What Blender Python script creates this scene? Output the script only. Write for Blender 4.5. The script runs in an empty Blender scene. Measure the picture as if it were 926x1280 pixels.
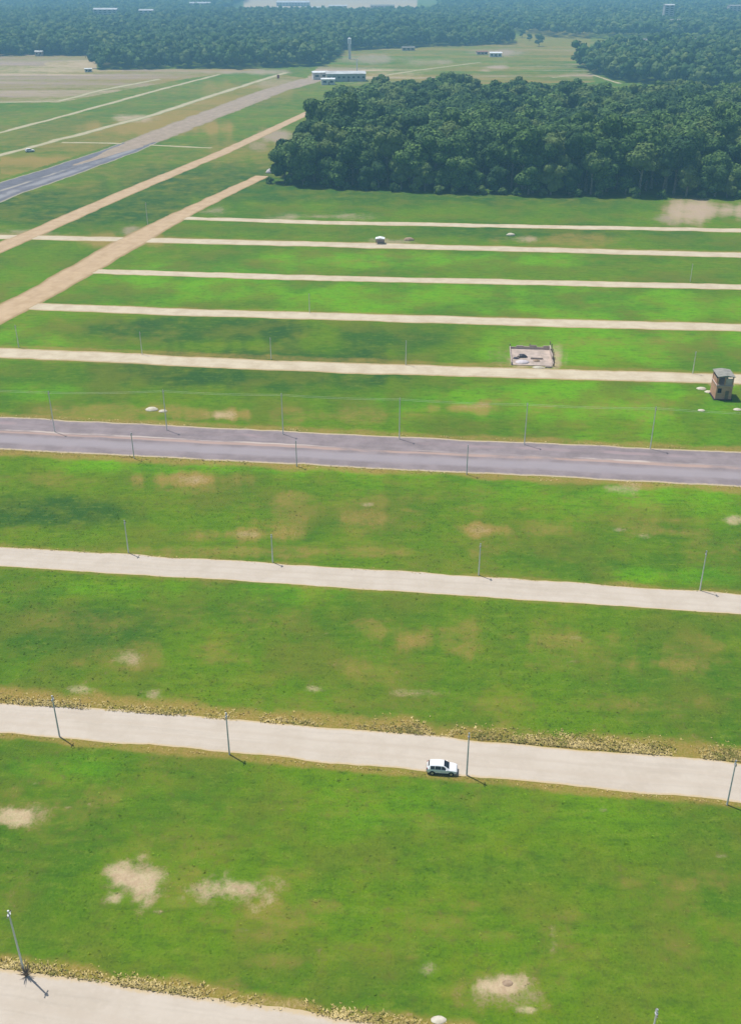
import bpy, math, random
import numpy as np

C = bpy.context.scene.collection
rng = np.random.default_rng(11)
random.seed(11)
R = math.radians

# ------------------------------------------------------------------ camera model
# The drone hovers at CAM_H metres over the origin and looks along +Y.  at() turns a bearing read off the
# photograph (926 x 1280) into the place on the flat ground (or on a level z) where the thing really stands.
PW, PH, FOC, HORIZ, CAM_H = 926, 1280, 1257.0, -40.0, 92.0
PITCH = math.atan((640 - HORIZ) / FOC)
CP, SP = math.cos(PITCH), math.sin(PITCH)


def at(x, y, z=0.0):
    u, v = (x - 463) / FOC, (640 - y) / FOC
    t = (CAM_H - z) / (SP - v * CP)
    return np.array([u * t, (CP + v * SP) * t])


# ------------------------------------------------------------------ noise (numpy)
def _hash(ix, iy, seed):
    n = (ix.astype(np.int64) * 374761393 + iy.astype(np.int64) * 668265263 + seed * 974711) & 0xFFFFFFFF
    n = ((n ^ (n >> 13)) * 1274126177) & 0xFFFFFFFF
    n = n ^ (n >> 16)
    return (n & 0xFFFF) / 65535.0


def vnoise(x, y, scale, seed=0):
    x = np.asarray(x, float) / scale + 1000.0
    y = np.asarray(y, float) / scale + 1000.0
    ix, iy = np.floor(x), np.floor(y)
    fx, fy = x - ix, y - iy
    fx, fy = fx * fx * (3 - 2 * fx), fy * fy * (3 - 2 * fy)
    a, b = _hash(ix, iy, seed), _hash(ix + 1, iy, seed)
    c, d = _hash(ix, iy + 1, seed), _hash(ix + 1, iy + 1, seed)
    return (a + (b - a) * fx) * (1 - fy) + (c + (d - c) * fx) * fy


def fbm(x, y, scale, seed=0, octv=4):
    s, a, t = 0.0, 1.0, 0.0
    for k in range(octv):
        s = s + a * vnoise(x, y, scale / 2 ** k, seed + 17 * k)
        t += a
        a *= 0.55
    return s / t


def sstep(a, b, v):
    t = np.clip((v - a) / (b - a), 0, 1)
    return t * t * (3 - 2 * t)


def inpoly(x, y, poly):
    ins = np.zeros(np.shape(x), bool)
    n = len(poly)
    for i in range(n):
        (x0, y0), (x1, y1) = poly[i], poly[(i + 1) % n]
        if y0 == y1:
            continue
        c = ((y0 > y) != (y1 > y)) & (x < (x1 - x0) * (y - y0) / (y1 - y0) + x0)
        ins ^= c
    return ins


# ------------------------------------------------------------------ object helpers
def raw_mesh(name, V, F, smooth=False):
    """V (n,3) array, F (m,k) array of equal-sized faces."""
    me = bpy.data.meshes.new(name)
    V = np.ascontiguousarray(V, np.float32)
    F = np.ascontiguousarray(F, np.int32)
    m, k = F.shape
    me.vertices.add(len(V))
    me.vertices.foreach_set('co', V.ravel())
    me.loops.add(m * k)
    me.loops.foreach_set('vertex_index', F.ravel())
    me.polygons.add(m)
    me.polygons.foreach_set('loop_start', np.arange(0, m * k, k, dtype=np.int32))
    me.polygons.foreach_set('loop_total', np.full(m, k, np.int32))
    me.update(calc_edges=True)
    me.polygons.foreach_set('use_smooth', np.full(m, smooth, bool))
    return me


def fattr(me, name, vals):
    a = me.attributes.new(name, 'FLOAT', 'POINT')
    a.data.foreach_set('value', np.ascontiguousarray(vals, np.float32))


def cattr(me, name, vals):
    a = me.attributes.new(name, 'FLOAT_COLOR', 'POINT')
    a.data.foreach_set('color', np.ascontiguousarray(vals, np.float32).ravel())


def link(name, me, mat=None, parent=None, loc=(0, 0, 0), rotz=0.0):
    o = bpy.data.objects.new(name, me)
    C.objects.link(o)
    if mat is not None and not me.materials:
        me.materials.append(mat)
    o.location = loc
    o.rotation_euler = (0, 0, rotz)
    if parent is not None:
        o.parent = parent
    return o


def tag(o, label=None, cat=None, group=None, kind=None):
    if label:
        o['label'] = label
    if cat:
        o['category'] = cat
    if group:
        o['group'] = group
    if kind:
        o['kind'] = kind
    return o


def thing(name, label, cat, xy, rotz=0.0, group=None, z=0.0):
    o = bpy.data.objects.new(name, None)
    o.empty_display_size = 0.5
    C.objects.link(o)
    o.location = (float(xy[0]), float(xy[1]), z)
    o.rotation_euler = (0, 0, rotz)
    return tag(o, label, cat, group)


def copy_thing(root, xy, rotz=0.0, label=None, z=0.0, scale=None, group=None):
    r = root.copy()
    C.objects.link(r)
    r.location = (float(xy[0]), float(xy[1]), z)
    r.rotation_euler = (0, 0, rotz)
    if scale is not None:
        r.scale = scale
    if label:
        r['label'] = label
    if group:
        r['group'] = group
    for ch in KIDS.get(root.name, []):
        c = ch.copy()
        C.objects.link(c)
        c.parent = r
        KIDS.setdefault(r.name, []).append(c)
        for g in KIDS.get(ch.name, []):
            d = g.copy()
            C.objects.link(d)
            d.parent = c
            KIDS.setdefault(c.name, []).append(d)
    return r


KIDS = {}


class MB:
    """collects shapes and links them as ONE mesh object"""

    def __init__(self):
        self.v, self.f = [], []

    def add(self, vs, fs):
        n = len(self.v)
        self.v += [tuple(float(q) for q in p) for p in vs]
        self.f += [tuple(i + n for i in f) for f in fs]
        return self

    def box(self, c, s, rz=0.0, taper=1.0):
        x, y, z = s[0] / 2, s[1] / 2, s[2] / 2
        co, si = math.cos(rz), math.sin(rz)
        vs = []
        for zz, t in ((-z, 1.0), (z, taper)):
            for px, py in ((-x, -y), (x, -y), (x, y), (-x, y)):
                px, py = px * t, py * t
                vs.append((c[0] + px * co - py * si, c[1] + px * si + py * co, c[2] + zz))
        return self.add(vs, [(3, 2, 1, 0), (4, 5, 6, 7), (0, 1, 5, 4), (1, 2, 6, 5), (2, 3, 7, 6), (3, 0, 4, 7)])

    def tube(self, pts, radii, n=8, cap=True):
        pts = [np.array(p, float) for p in pts]
        if not hasattr(radii, '__len__'):
            radii = [radii] * len(pts)
        vs, fs = [], []
        for i, p in enumerate(pts):
            d = pts[min(i + 1, len(pts) - 1)] - pts[max(i - 1, 0)]
            d = d / (np.linalg.norm(d) + 1e-9)
            a = np.cross(d, (0, 0, 1) if abs(d[2]) < 0.9 else (1, 0, 0))
            a /= np.linalg.norm(a)
            b = np.cross(d, a)
            for k in range(n):
                t = 2 * math.pi * k / n
                vs.append(p + radii[i] * (math.cos(t) * a + math.sin(t) * b))
        for i in range(len(pts) - 1):
            for k in range(n):
                k2 = (k + 1) % n
                fs.append((i * n + k, (i + 1) * n + k, (i + 1) * n + k2, i * n + k2))
        if cap:
            fs.append(tuple(range(n)))
            fs.append(tuple((len(pts) - 1) * n + k for k in reversed(range(n))))
        return self.add(vs, fs)

    def prism(self, poly, y0, y1):
        """polygon in XZ pushed from y0 to y1"""
        n = len(poly)
        vs = [(x, y0, z) for x, z in poly] + [(x, y1, z) for x, z in poly]
        fs = [tuple(range(n)), tuple(n + k for k in reversed(range(n)))]
        for k in range(n):
            k2 = (k + 1) % n
            fs.append((k, n + k, n + k2, k2))
        return self.add(vs, fs)

    def build(self, name, mat, parent=None, bevel=0.0, smooth=False, loc=(0, 0, 0), rotz=0.0):
        me = bpy.data.meshes.new(name)
        me.from_pydata(self.v, [], self.f)
        me.update()
        if smooth:
            me.polygons.foreach_set('use_smooth', np.ones(len(me.polygons), bool))
        o = link(name, me, mat, parent, loc, rotz)
        if bevel:
            b = o.modifiers.new('bevel', 'BEVEL')
            b.width = bevel
            b.segments = 2
            b.limit_method = 'ANGLE'
        if parent is not None:
            KIDS.setdefault(parent.name, []).append(o)
        return o


def ico(sub):
    import bmesh
    bm = bmesh.new()
    bmesh.ops.create_icosphere(bm, subdivisions=sub, radius=1.0)
    V = np.array([v.co[:] for v in bm.verts])
    F = np.array([[v.index for v in f.verts] for f in bm.faces])
    bm.free()
    return V, F


ICO = {1: ico(1), 2: ico(2), 3: ico(3)}


# ------------------------------------------------------------------ materials
def new_mat(name):
    m = bpy.data.materials.new(name)
    m.use_nodes = True
    nt = m.node_tree
    nt.nodes.clear()
    out = nt.nodes.new('ShaderNodeOutputMaterial')
    b = nt.nodes.new('ShaderNodeBsdfPrincipled')
    nt.links.new(b.outputs[0], out.inputs[0])
    b.inputs['Roughness'].default_value = 0.9
    b.inputs['Specular IOR Level'].default_value = 0.15
    return m, nt, b


def N(nt, kind, **kw):
    n = nt.nodes.new(kind)
    for k, v in kw.items():
        setattr(n, k, v)
    return n


def noise(nt, vec, scale, detail=4, rough=0.55):
    n = N(nt, 'ShaderNodeTexNoise')
    n.inputs['Scale'].default_value = scale
    n.inputs['Detail'].default_value = detail
    n.inputs['Roughness'].default_value = rough
    if vec is not None:
        nt.links.new(vec, n.inputs['Vector'])
    return n.outputs['Fac']


def ramp(nt, fac, a, b, lo=0.0, hi=1.0):
    n = N(nt, 'ShaderNodeMapRange')
    n.interpolation_type = 'SMOOTHSTEP'
    nt.links.new(fac, n.inputs['Value'])
    for k, v in (('From Min', a), ('From Max', b), ('To Min', lo), ('To Max', hi)):
        n.inputs[k].default_value = v
    return n.outputs['Result']


def mth(nt, op, a, b=None, clamp=False):
    n = N(nt, 'ShaderNodeMath', operation=op, use_clamp=clamp)
    for i, q in enumerate((a, b)):
        if q is None:
            continue
        if isinstance(q, (int, float)):
            n.inputs[i].default_value = q
        else:
            nt.links.new(q, n.inputs[i])
    return n.outputs[0]


def mix(nt, fac, a, b):
    n = N(nt, 'ShaderNodeMix', data_type='RGBA')
    if isinstance(fac, (int, float)):
        n.inputs[0].default_value = fac
    else:
        nt.links.new(fac, n.inputs[0])
    for i, q in ((6, a), (7, b)):
        if isinstance(q, tuple):
            n.inputs[i].default_value = (*q, 1)
        else:
            nt.links.new(q, n.inputs[i])
    return n.outputs[2]


def mapping(nt, vec, scale, rotz=0.0):
    n = N(nt, 'ShaderNodeMapping')
    n.inputs['Scale'].default_value = scale
    n.inputs['Rotation'].default_value = (0, 0, rotz)
    nt.links.new(vec, n.inputs['Vector'])
    return n.outputs[0]


def simple(name, col, col2=None, scale=3.0, rough=0.85, spec=0.2, metal=0.0, lo=0.35, hi=0.65):
    m, nt, b = new_mat(name)
    tc = N(nt, 'ShaderNodeTexCoord').outputs['Object']
    if col2 is None:
        col2 = tuple(c * 0.8 for c in col)
    nt.links.new(mix(nt, ramp(nt, noise(nt, tc, scale, 5), lo, hi), col, col2), b.inputs['Base Color'])
    b.inputs['Roughness'].default_value = rough
    b.inputs['Specular IOR Level'].default_value = spec
    b.inputs['Metallic'].default_value = metal
    return m


def grass_nodes(nt, pos, zone, amp=1.0):
    """shared by the turf sheet and the grass tufts: zone = colour attribute (soil, dry, lush, pink)"""
    sep = N(nt, 'ShaderNodeSeparateColor')
    nt.links.new(zone.outputs['Color'], sep.inputs[0])
    soil, dry, lush_shade = sep.outputs
    pink = zone.outputs['Alpha']
    n40 = noise(nt, pos, 0.028, 5, 0.6)
    n8 = noise(nt, pos, 0.13, 5, 0.62)
    streak = noise(nt, mapping(nt, pos, (0.16, 0.75, 1), R(6)), 1.0, 5, 0.65)
    n1 = noise(nt, pos, 0.85, 5, 0.7)
    nf = noise(nt, pos, 3.2, 3, 0.7)
    # deep green (also painted cloud shade) <-> vivid green <-> yellow green
    g = mix(nt, ramp(nt, lush_shade, 0.04, 0.46), (0.026, 0.078, 0.014), (0.092, 0.176, 0.006))
    g = mix(nt, ramp(nt, lush_shade, 0.5, 0.95), g, (0.118, 0.300, 0.004))
    g = mix(nt, ramp(nt, n8, 0.42, 0.68, 0, 0.50), g, (0.140, 0.180, 0.009))
    g = mix(nt, ramp(nt, n40, 0.44, 0.60, 0, 0.55), g, (0.036, 0.110, 0.009))
    g = mix(nt, ramp(nt, streak, 0.50, 0.75, 0, 0.38), g, (0.034, 0.078, 0.010))
    g = mix(nt, ramp(nt, streak, 0.47, 0.28, 0, 0.35), g, (0.140, 0.200, 0.018))
    n3 = noise(nt, mapping(nt, pos, (0.30, 0.62, 1), R(6)), 1.0, 6, 0.72)
    g = mix(nt, ramp(nt, n3, 0.48, 0.70, 0, 0.50), g, (0.030, 0.080, 0.010))
    g = mix(nt, ramp(nt, n3, 0.47, 0.36, 0, 0.45), g, (0.150, 0.205, 0.022))
    n15 = noise(nt, pos, 0.055, 4, 0.6)
    g = mix(nt, ramp(nt, n15, 0.47, 0.66, 0, 0.60), g, (0.125, 0.142, 0.016))
    g = mix(nt, ramp(nt, n1, 0.50, 0.72, 0, 0.55 * amp), g, (0.034, 0.076, 0.010))
    g = mix(nt, ramp(nt, n1, 0.46, 0.26, 0, 0.40 * amp), g, (0.150, 0.195, 0.028))
    g = mix(nt, ramp(nt, nf, 0.48, 0.72, 0, 0.45), g, (0.026, 0.062, 0.009))
    g = mix(nt, ramp(nt, nf, 0.44, 0.26, 0, 0.40), g, (0.170, 0.215, 0.035))
    # dry, straw coloured grass
    wob = mth(nt, 'MULTIPLY_ADD', n1, 0.9)
    wob.node.inputs[2].default_value = -0.45
    wob2 = mth(nt, 'MULTIPLY_ADD', n8, 0.9)
    wob2.node.inputs[2].default_value = -0.45
    w = mth(nt, 'ADD', wob, wob2)
    d = mth(nt, 'ADD', dry, w)
    dcol = mix(nt, ramp(nt, nf, 0.35, 0.65), (0.215, 0.155, 0.030), (0.320, 0.215, 0.070))
    g = mix(nt, ramp(nt, d, 0.10, 1.15, 0, 0.92), g, dcol)
    # bare soil
    scol = mix(nt, ramp(nt, n1, 0.35, 0.65), (0.520, 0.405, 0.255), (0.380, 0.280, 0.165))
    pcol = mix(nt, ramp(nt, n8, 0.38, 0.62), (0.370, 0.265, 0.215), (0.265, 0.200, 0.170))
    scol = mix(nt, pink, scol, pcol)
    s = mth(nt, 'ADD', soil, mth(nt, 'MULTIPLY', w, 1.15))
    wf = mth(nt, 'MULTIPLY_ADD', nf, 0.7)
    wf.node.inputs[2].default_value = -0.35
    s = mth(nt, 'ADD', s, wf)
    g = mix(nt, ramp(nt, s, 0.18, 1.12), g, scol)
    return g, nf, n1


def up_normal(nt, b):
    """thin blades scatter light through: shade them by the average normal of a tuft, which points up"""
    c = N(nt, 'ShaderNodeCombineXYZ')
    c.inputs[2].default_value = 1.0
    nt.links.new(c.outputs[0], b.inputs['Normal'])


m_turf, nt, b = new_mat('turf')
pos = N(nt, 'ShaderNodeNewGeometry').outputs['Position']
za = N(nt, 'ShaderNodeAttribute', attribute_name='zone')
g, nf, n1 = grass_nodes(nt, pos, za)
nt.links.new(g, b.inputs['Base Color'])
bp = N(nt, 'ShaderNodeBump')
bp.inputs['Strength'].default_value = 0.5
bp.inputs['Distance'].default_value = 0.25
nt.links.new(mth(nt, 'ADD', nf, n1), bp.inputs['Height'])
nt.links.new(bp.outputs[0], b.inputs['Normal'])
b.inputs['Roughness'].default_value = 1.0
b.inputs['Specular IOR Level'].default_value = 0.05

m_tuft, nt, b = new_mat('grass_blades')
pos = N(nt, 'ShaderNodeNewGeometry').outputs['Position']
za = N(nt, 'ShaderNodeAttribute', attribute_name='zone')
g, nf, n1 = grass_nodes(nt, pos, za, 0.6)
to = N(nt, 'ShaderNodeAttribute', attribute_name='tone').outputs['Fac']
hs = N(nt, 'ShaderNodeHueSaturation')
nt.links.new(ramp(nt, to, 0, 1, 0.75, 1.55), hs.inputs['Value'])
nt.links.new(g, hs.inputs['Color'])
nt.links.new(hs.outputs[0], b.inputs['Base Color'])
up_normal(nt, b)
b.inputs['Specular IOR Level'].default_value = 0.05

m_weed, nt, b = new_mat('dry_weed')
to = N(nt, 'ShaderNodeAttribute', attribute_name='tone').outputs['Fac']
w1 = mix(nt, ramp(nt, to, 0.0, 0.45), (0.17, 0.18, 0.035), (0.46, 0.36, 0.13))
nt.links.new(mix(nt, ramp(nt, to, 0.5, 1.0), w1, (0.66, 0.53, 0.24)), b.inputs['Base Color'])
up_normal(nt, b)


def road_mat(name, c1, c2, edge, tracks=0.3, edge_w=0.10, strip=None):
    """sand/dirt/asphalt; UV u = metres along, v = 0..1 across"""
    m, nt, b = new_mat(name)
    pos = N(nt, 'ShaderNodeNewGeometry').outputs['Position']
    uv = N(nt, 'ShaderNodeUVMap', uv_map='road').outputs[0]
    sx = N(nt, 'ShaderNodeSeparateXYZ')
    nt.links.new(uv, sx.inputs[0])
    v = sx.outputs[1]
    long_n = noise(nt, mapping(nt, uv, (0.035, 9.0, 1)), 1.0, 5, 0.6)
    n5 = noise(nt, pos, 0.22, 5, 0.6)
    n1 = noise(nt, pos, 1.6, 4, 0.65)
    col = mix(nt, ramp(nt, n5, 0.35, 0.68), c1, c2)
    col = mix(nt, ramp(nt, long_n, 0.48, 0.75, 0, tracks), col, tuple(q * 0.72 for q in c2))
    col = mix(nt, ramp(nt, n1, 0.45, 0.75, 0, 0.25), col, tuple(min(1, q * 1.15) for q in c1))
    if strip:
        for c0, wd, sc, st, lo in strip:
            dv = mth(nt, 'ABSOLUTE', mth(nt, 'SUBTRACT', v, c0))
            wob = mth(nt, 'MULTIPLY', mth(nt, 'SUBTRACT', long_n, 0.5), 0.10)
            f = ramp(nt, mth(nt, 'ADD', dv, wob), wd, wd * 0.3)
            gate = ramp(nt, noise(nt, mapping(nt, uv, (0.05, 1.5, 1)), 1.0, 4, 0.6), lo, lo + 0.12, 0.1, st)
            col = mix(nt, mth(nt, 'MULTIPLY', f, gate), col, sc)
    e = mth(nt, 'MINIMUM', v, mth(nt, 'SUBTRACT', 1.0, v))
    e = mth(nt, 'ADD', e, mth(nt, 'MULTIPLY', mth(nt, 'SUBTRACT', n1, 0.5), edge_w * 1.2))
    col = mix(nt, ramp(nt, e, edge_w, edge_w * 0.2), col, edge)
    nt.links.new(col, b.inputs['Base Color'])
    bp = N(nt, 'ShaderNodeBump')
    bp.inputs['Strength'].default_value = 0.25
    bp.inputs['Distance'].default_value = 0.08
    nt.links.new(n1, bp.inputs['Height'])
    nt.links.new(bp.outputs[0], b.inputs['Normal'])
    b.inputs['Specular IOR Level'].default_value = 0.08
    return m


m_sand = road_mat('sand_road', (0.465, 0.405, 0.335), (0.42, 0.36, 0.29), (0.46, 0.36, 0.22), 0.30, 0.07,
                  strip=[(0.32, 0.07, (0.42, 0.355, 0.285), 0.45, 0.35), (0.62, 0.07, (0.42, 0.355, 0.285), 0.45, 0.35)])
m_sand_far = road_mat('sandy_track', (0.50, 0.43, 0.31), (0.42, 0.345, 0.24), (0.36, 0.27, 0.14), 0.25, 0.16)
m_tan = road_mat('tan_dirt', (0.45, 0.325, 0.200), (0.38, 0.265, 0.155), (0.28, 0.20, 0.09), 0.3, 0.14)
m_pale = road_mat('pale_dirt', (0.42, 0.36, 0.24), (0.34, 0.30, 0.17), (0.20, 0.21, 0.08), 0.25, 0.30)
m_asph = road_mat('worn_asphalt', (0.245, 0.203, 0.206), (0.188, 0.156, 0.158), (0.42, 0.34, 0.22), 0.35, 0.055,
                  strip=[(0.52, 0.055, (0.38, 0.265, 0.215), 0.75, 0.36), (0.58, 0.025, (0.50, 0.42, 0.36), 0.7, 0.46), (0.30, 0.16, (0.285, 0.252, 0.265), 0.75, 0.25),
                         (0.80, 0.07, (0.32, 0.235, 0.235), 0.6, 0.5)])
m_asph2 = road_mat('blue_grey_asphalt', (0.15, 0.145, 0.165), (0.115, 0.11, 0.125), (0.30, 0.27, 0.19), 0.35, 0.07,
                   strip=[(0.5, 0.06, (0.36, 0.32, 0.26), 0.7, 0.4), (0.25, 0.14, (0.29, 0.275, 0.275), 0.7, 0.4)])


def leaf_mat(name, c_dark, c_mid, c_light):
    m, nt, b = new_mat(name)
    to = N(nt, 'ShaderNodeAttribute', attribute_name='tone').outputs['Fac']
    tr = N(nt, 'ShaderNodeAttribute', attribute_name='kin').outputs['Fac']
    rnd = N(nt, 'ShaderNodeObjectInfo').outputs['Random']
    k = mth(nt, 'FRACT', mth(nt, 'ADD', tr, rnd))
    c = mix(nt, ramp(nt, to, 0.0, 0.6), c_dark, c_mid)
    c = mix(nt, ramp(nt, to, 0.55, 1.0), c, c_light)
    c = mix(nt, ramp(nt, k, 0.60, 0.92, 0, 0.75), c, (0.125, 0.170, 0.046))
    c = mix(nt, ramp(nt, k, 0.30, 0.08, 0, 0.75), c, (0.016, 0.050, 0.016))
    nt.links.new(c, b.inputs['Base Color'])
    b.inputs['Roughness'].default_value = 0.75
    b.inputs['Specular IOR Level'].default_value = 0.12
    return m


m_leaf = leaf_mat('foliage', (0.022, 0.054, 0.012), (0.058, 0.120, 0.024), (0.120, 0.200, 0.046))
m_bark = simple('bark', (0.26, 0.23, 0.19), (0.15, 0.13, 0.105), 1.5)
m_graydirt = road_mat('grey_dirt', (0.33, 0.255, 0.19), (0.26, 0.20, 0.14), (0.25, 0.20, 0.12), 0.35, 0.12)
m_conc = simple('pole_concrete', (0.70, 0.70, 0.62), (0.58, 0.58, 0.52), 1.0)
m_concd = simple('dark_pole_concrete', (0.60, 0.59, 0.56), (0.48, 0.47, 0.45), 1.0)
m_steel = simple('galvanised_steel', (0.42, 0.43, 0.44), (0.33, 0.34, 0.35), 4.0, 0.5, 0.5, 0.6)
m_porc = simple('insulator_brown', (0.16, 0.09, 0.06), None, 6.0, 0.3, 0.5)
m_wire = simple('wire_aluminium', (0.55, 0.56, 0.55), None, 1.0, 0.5, 0.5)
m_white = simple('car_paint', (0.80, 0.80, 0.80), (0.74, 0.74, 0.75), 1.2, 0.28, 0.5)
m_glass = simple('dark_glass', (0.012, 0.014, 0.018), None, 2.0, 0.08, 0.5)
m_rub = simple('rubber', (0.016, 0.016, 0.016), None, 9.0, 0.8)
m_plast = simple('black_plastic', (0.028, 0.028, 0.030), None, 5.0, 0.6)
m_rim = simple('alloy', (0.45, 0.45, 0.47), None, 5.0, 0.35, 0.5, 0.7)
m_lamp = simple('lamp_lens', (0.62, 0.64, 0.66), None, 5.0, 0.12, 0.5)
m_tail = simple('tail_lens', (0.30, 0.012, 0.012), None, 5.0, 0.2, 0.5)
m_wall = simple('white_wall', (0.68, 0.67, 0.63), (0.55, 0.53, 0.48), 0.6)
m_roofw = simple('white_roof_sheet', (0.74, 0.75, 0.75), (0.62, 0.63, 0.63), 0.5, 0.5, 0.4)
m_roofg = simple('grey_roof_sheet', (0.27, 0.26, 0.225), (0.20, 0.195, 0.17), 1.2)
m_roofr = simple('red_brown_roof', (0.30, 0.15, 0.10), (0.22, 0.11, 0.08), 0.8)
m_dark = simple('shadowed_opening', (0.035, 0.030, 0.028), None, 1.0)
m_plaster = simple('pinkish_plaster', (0.52, 0.41, 0.37), (0.40, 0.31, 0.27), 1.0)
m_slab = simple('cement_floor', (0.46, 0.37, 0.31), (0.33, 0.265, 0.22), 0.5)
m_sandp = simple('white_sand', (0.54, 0.50, 0.40), (0.42, 0.375, 0.28), 1.4)
m_lav = simple('washed_sand', (0.56, 0.51, 0.51), (0.46, 0.41, 0.42), 1.0)
m_dirtp = simple('brown_earth', (0.33, 0.24, 0.16), (0.23, 0.16, 0.10), 1.5)
m_tarp = simple('black_tarp', (0.020, 0.018, 0.030), (0.045, 0.040, 0.055), 2.0, 0.5)
m_timber = simple('weathered_timber', (0.24, 0.18, 0.13), (0.16, 0.12, 0.085), 2.5)
m_red = simple('red_panel', (0.30, 0.05, 0.035), None, 1.0)


m_walld = simple('weathered_wall', (0.44, 0.43, 0.41), (0.34, 0.33, 0.31), 0.3)
m_roofd = simple('weathered_roof', (0.50, 0.51, 0.51), (0.38, 0.38, 0.38), 0.12)


def brick_mat(name, a, bcol, mortar, scale):
    m, nt, b = new_mat(name)
    tc = N(nt, 'ShaderNodeTexCoord').outputs['Object']
    sx = N(nt, 'ShaderNodeSeparateXYZ')
    nt.links.new(tc, sx.inputs[0])
    cb = N(nt, 'ShaderNodeCombineXYZ')
    nt.links.new(mth(nt, 'ADD', sx.outputs[0], sx.outputs[1]), cb.inputs[0])
    nt.links.new(sx.outputs[2], cb.inputs[1])
    br = N(nt, 'ShaderNodeTexBrick')
    nt.links.new(cb.outputs[0], br.inputs['Vector'])
    br.inputs['Scale'].default_value = scale
    br.inputs['Color1'].default_value = (*a, 1)
    br.inputs['Color2'].default_value = (*bcol, 1)
    br.inputs['Mortar'].default_value = (*mortar, 1)
    br.inputs['Mortar Size'].default_value = 0.03
    nn = noise(nt, tc, 0.9, 5)
    nt.links.new(mix(nt, ramp(nt, nn, 0.4, 0.7, 0, 0.45), br.outputs['Color'], tuple(q * 0.6 for q in bcol)), b.inputs['Base Color'])
    return m


m_brick = brick_mat('clay_block', (0.66, 0.33, 0.20), (0.54, 0.26, 0.15), (0.42, 0.34, 0.28), 2.4)
m_block = brick_mat('pale_block', (0.50, 0.40, 0.34), (0.42, 0.33, 0.275), (0.52, 0.44, 0.38), 2.0)

# ------------------------------------------------------------------ zones of the ground
# (centre x, centre y, half width, half height in photo pixels, strength, pinkness)
SOIL = [(170, 1104, 44, 27, 1.0, 0.12), (148, 1122, 24, 14, 0.85, 0.1), (284, 1112, 46, 24, 1.0, 0.1), (262, 1118, 16, 10, .9, .1), (306, 1108, 18, 10, .9, .1), (18, 1020, 30, 12, 0.85, 0.0), (45, 1016, 26, 14, .45, 0.2),
        (630, 1232, 30, 14, 1.0, 0.1), (640, 1240, 46, 20, 0.45, 0.5), (535, 1212, 15, 14, 0.60, 0.3), (655, 1262, 14, 5, 0.7, 0), (160, 822, 20, 12, 0.62, 0.1),
        (392, 861, 15, 5, 0.6, 0.1), (768, 611, 26, 10, 0.7, 0.1), (918, 650, 14, 6, 0.8, 0), (276, 519, 24, 8, 0.75, 0),
        (912, 264, 86, 17, 1.0, 0.5), (840, 272, 40, 8, .7, .8), (660, 299, 30, 6, 0.7, 0.4), (400, 271, 70, 6, 0.62, 0.5), (165, 289, 26, 8, 0.6, 0.7),
        (345, 170, 26, 9, 0.8, 0.8), (318, 183, 18, 9, 0.6, 0.8), (490, 303, 34, 7, 0.72, 0.5), (664, 448, 42, 22, 1.0, 0.2), (896, 478, 26, 9, 0.7, 0.1),
        (305, 668, 34, 6, 0.50, 0.1), (240, 600, 30, 6, 0.46, 0.2), (600, 662, 24, 7, 0.52, 0.2), (548, 795, 26, 9, 0.34, 0.3),
        (95, 862, 22, 7, 0.6, 0), (190, 868, 18, 7, 0.6, 0), (520, 866, 50, 5, .4, 0), (585, 508, 34, 4, .5, .1), (690, 1170, 8, 26, .42, .3),
        (555, 78, 70, 7, .7, .7), (610, 66, 70, 5, .8, .8), (470, 74, 60, 7, .7, .8), (500, 92, 40, 5, .6, .2), (615, 84, 22, 3, .9, 0), (605, 88, 12, 3, .9, 0),
        (165, 148, 34, 6, .85, .35), (110, 80, 40, 3, .9, .2), (60, 88, 70, 4, .8, .2), (350, 105, 40, 8, .6, .6), (25, 292, 60, 6, .55, .5),
        (265, 264, 30, 9, .52, .6), (238, 262, 18, 6, .5, .7), (300, 90, 80, 4, .8, .7), (345, 1255, 60, 8, .4, 0), (425, 1268, 70, 7, .5, 0)]
DRY = [(190, 1105, 80, 50, 0.55), (290, 1118, 60, 34, 0.6), (355, 1150, 50, 22, 0.6), (40, 1016, 60, 26, 0.6), (632, 1236, 80, 36, 0.55), (690, 1165, 40, 50, 0.45),
       (560, 1150, 160, 60, 0.30), (548, 800, 70, 40, 0.75), (715, 805, 50, 45, 0.5), (842, 815, 50, 45, 0.55), (470, 840, 90, 50, 0.4), (165, 820, 40, 22, 0.6),
       (330, 800, 120, 40, .32), (240, 600, 70, 16, 0.75), (375, 640, 50, 26, 0.7), (450, 650, 50, 30, 0.5), (305, 668, 70, 14, 0.65), (600, 662, 50, 14, 0.8),
       (760, 640, 60, 40, 0.45), (560, 620, 120, 20, .4), (880, 690, 60, 30, .4), (160, 515, 140, 16, 0.5), (275, 519, 50, 14, 0.7), (420, 520, 120, 16, .4),
       (570, 510, 60, 10, 0.75), (780, 510, 60, 20, 0.6), (890, 265, 90, 24, 0.6), (640, 1170, 120, 40, .3), (830, 1120, 80, 50, .3), (20, 770, 60, 30, .35),
       (860, 1180, 80, 70, .35), (480, 1100, 60, 60, .25), (780, 430, 120, 14, .3), (700, 300, 80, 10, .5), (50, 600, 80, 16, .3), (160, 300, 70, 14, .7), (880, 1000, 90, 40, .3),
       (330, 690, 300, 8, .45), (300, 190, 60, 30, .5), (60, 170, 120, 25, .35), (210, 160, 90, 16, .8), (300, 112, 110, 18, .6), (620, 85, 130, 16, .55), (690, 48, 60, 12, .3), (520, 880, 420, 10, .3)]
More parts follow.
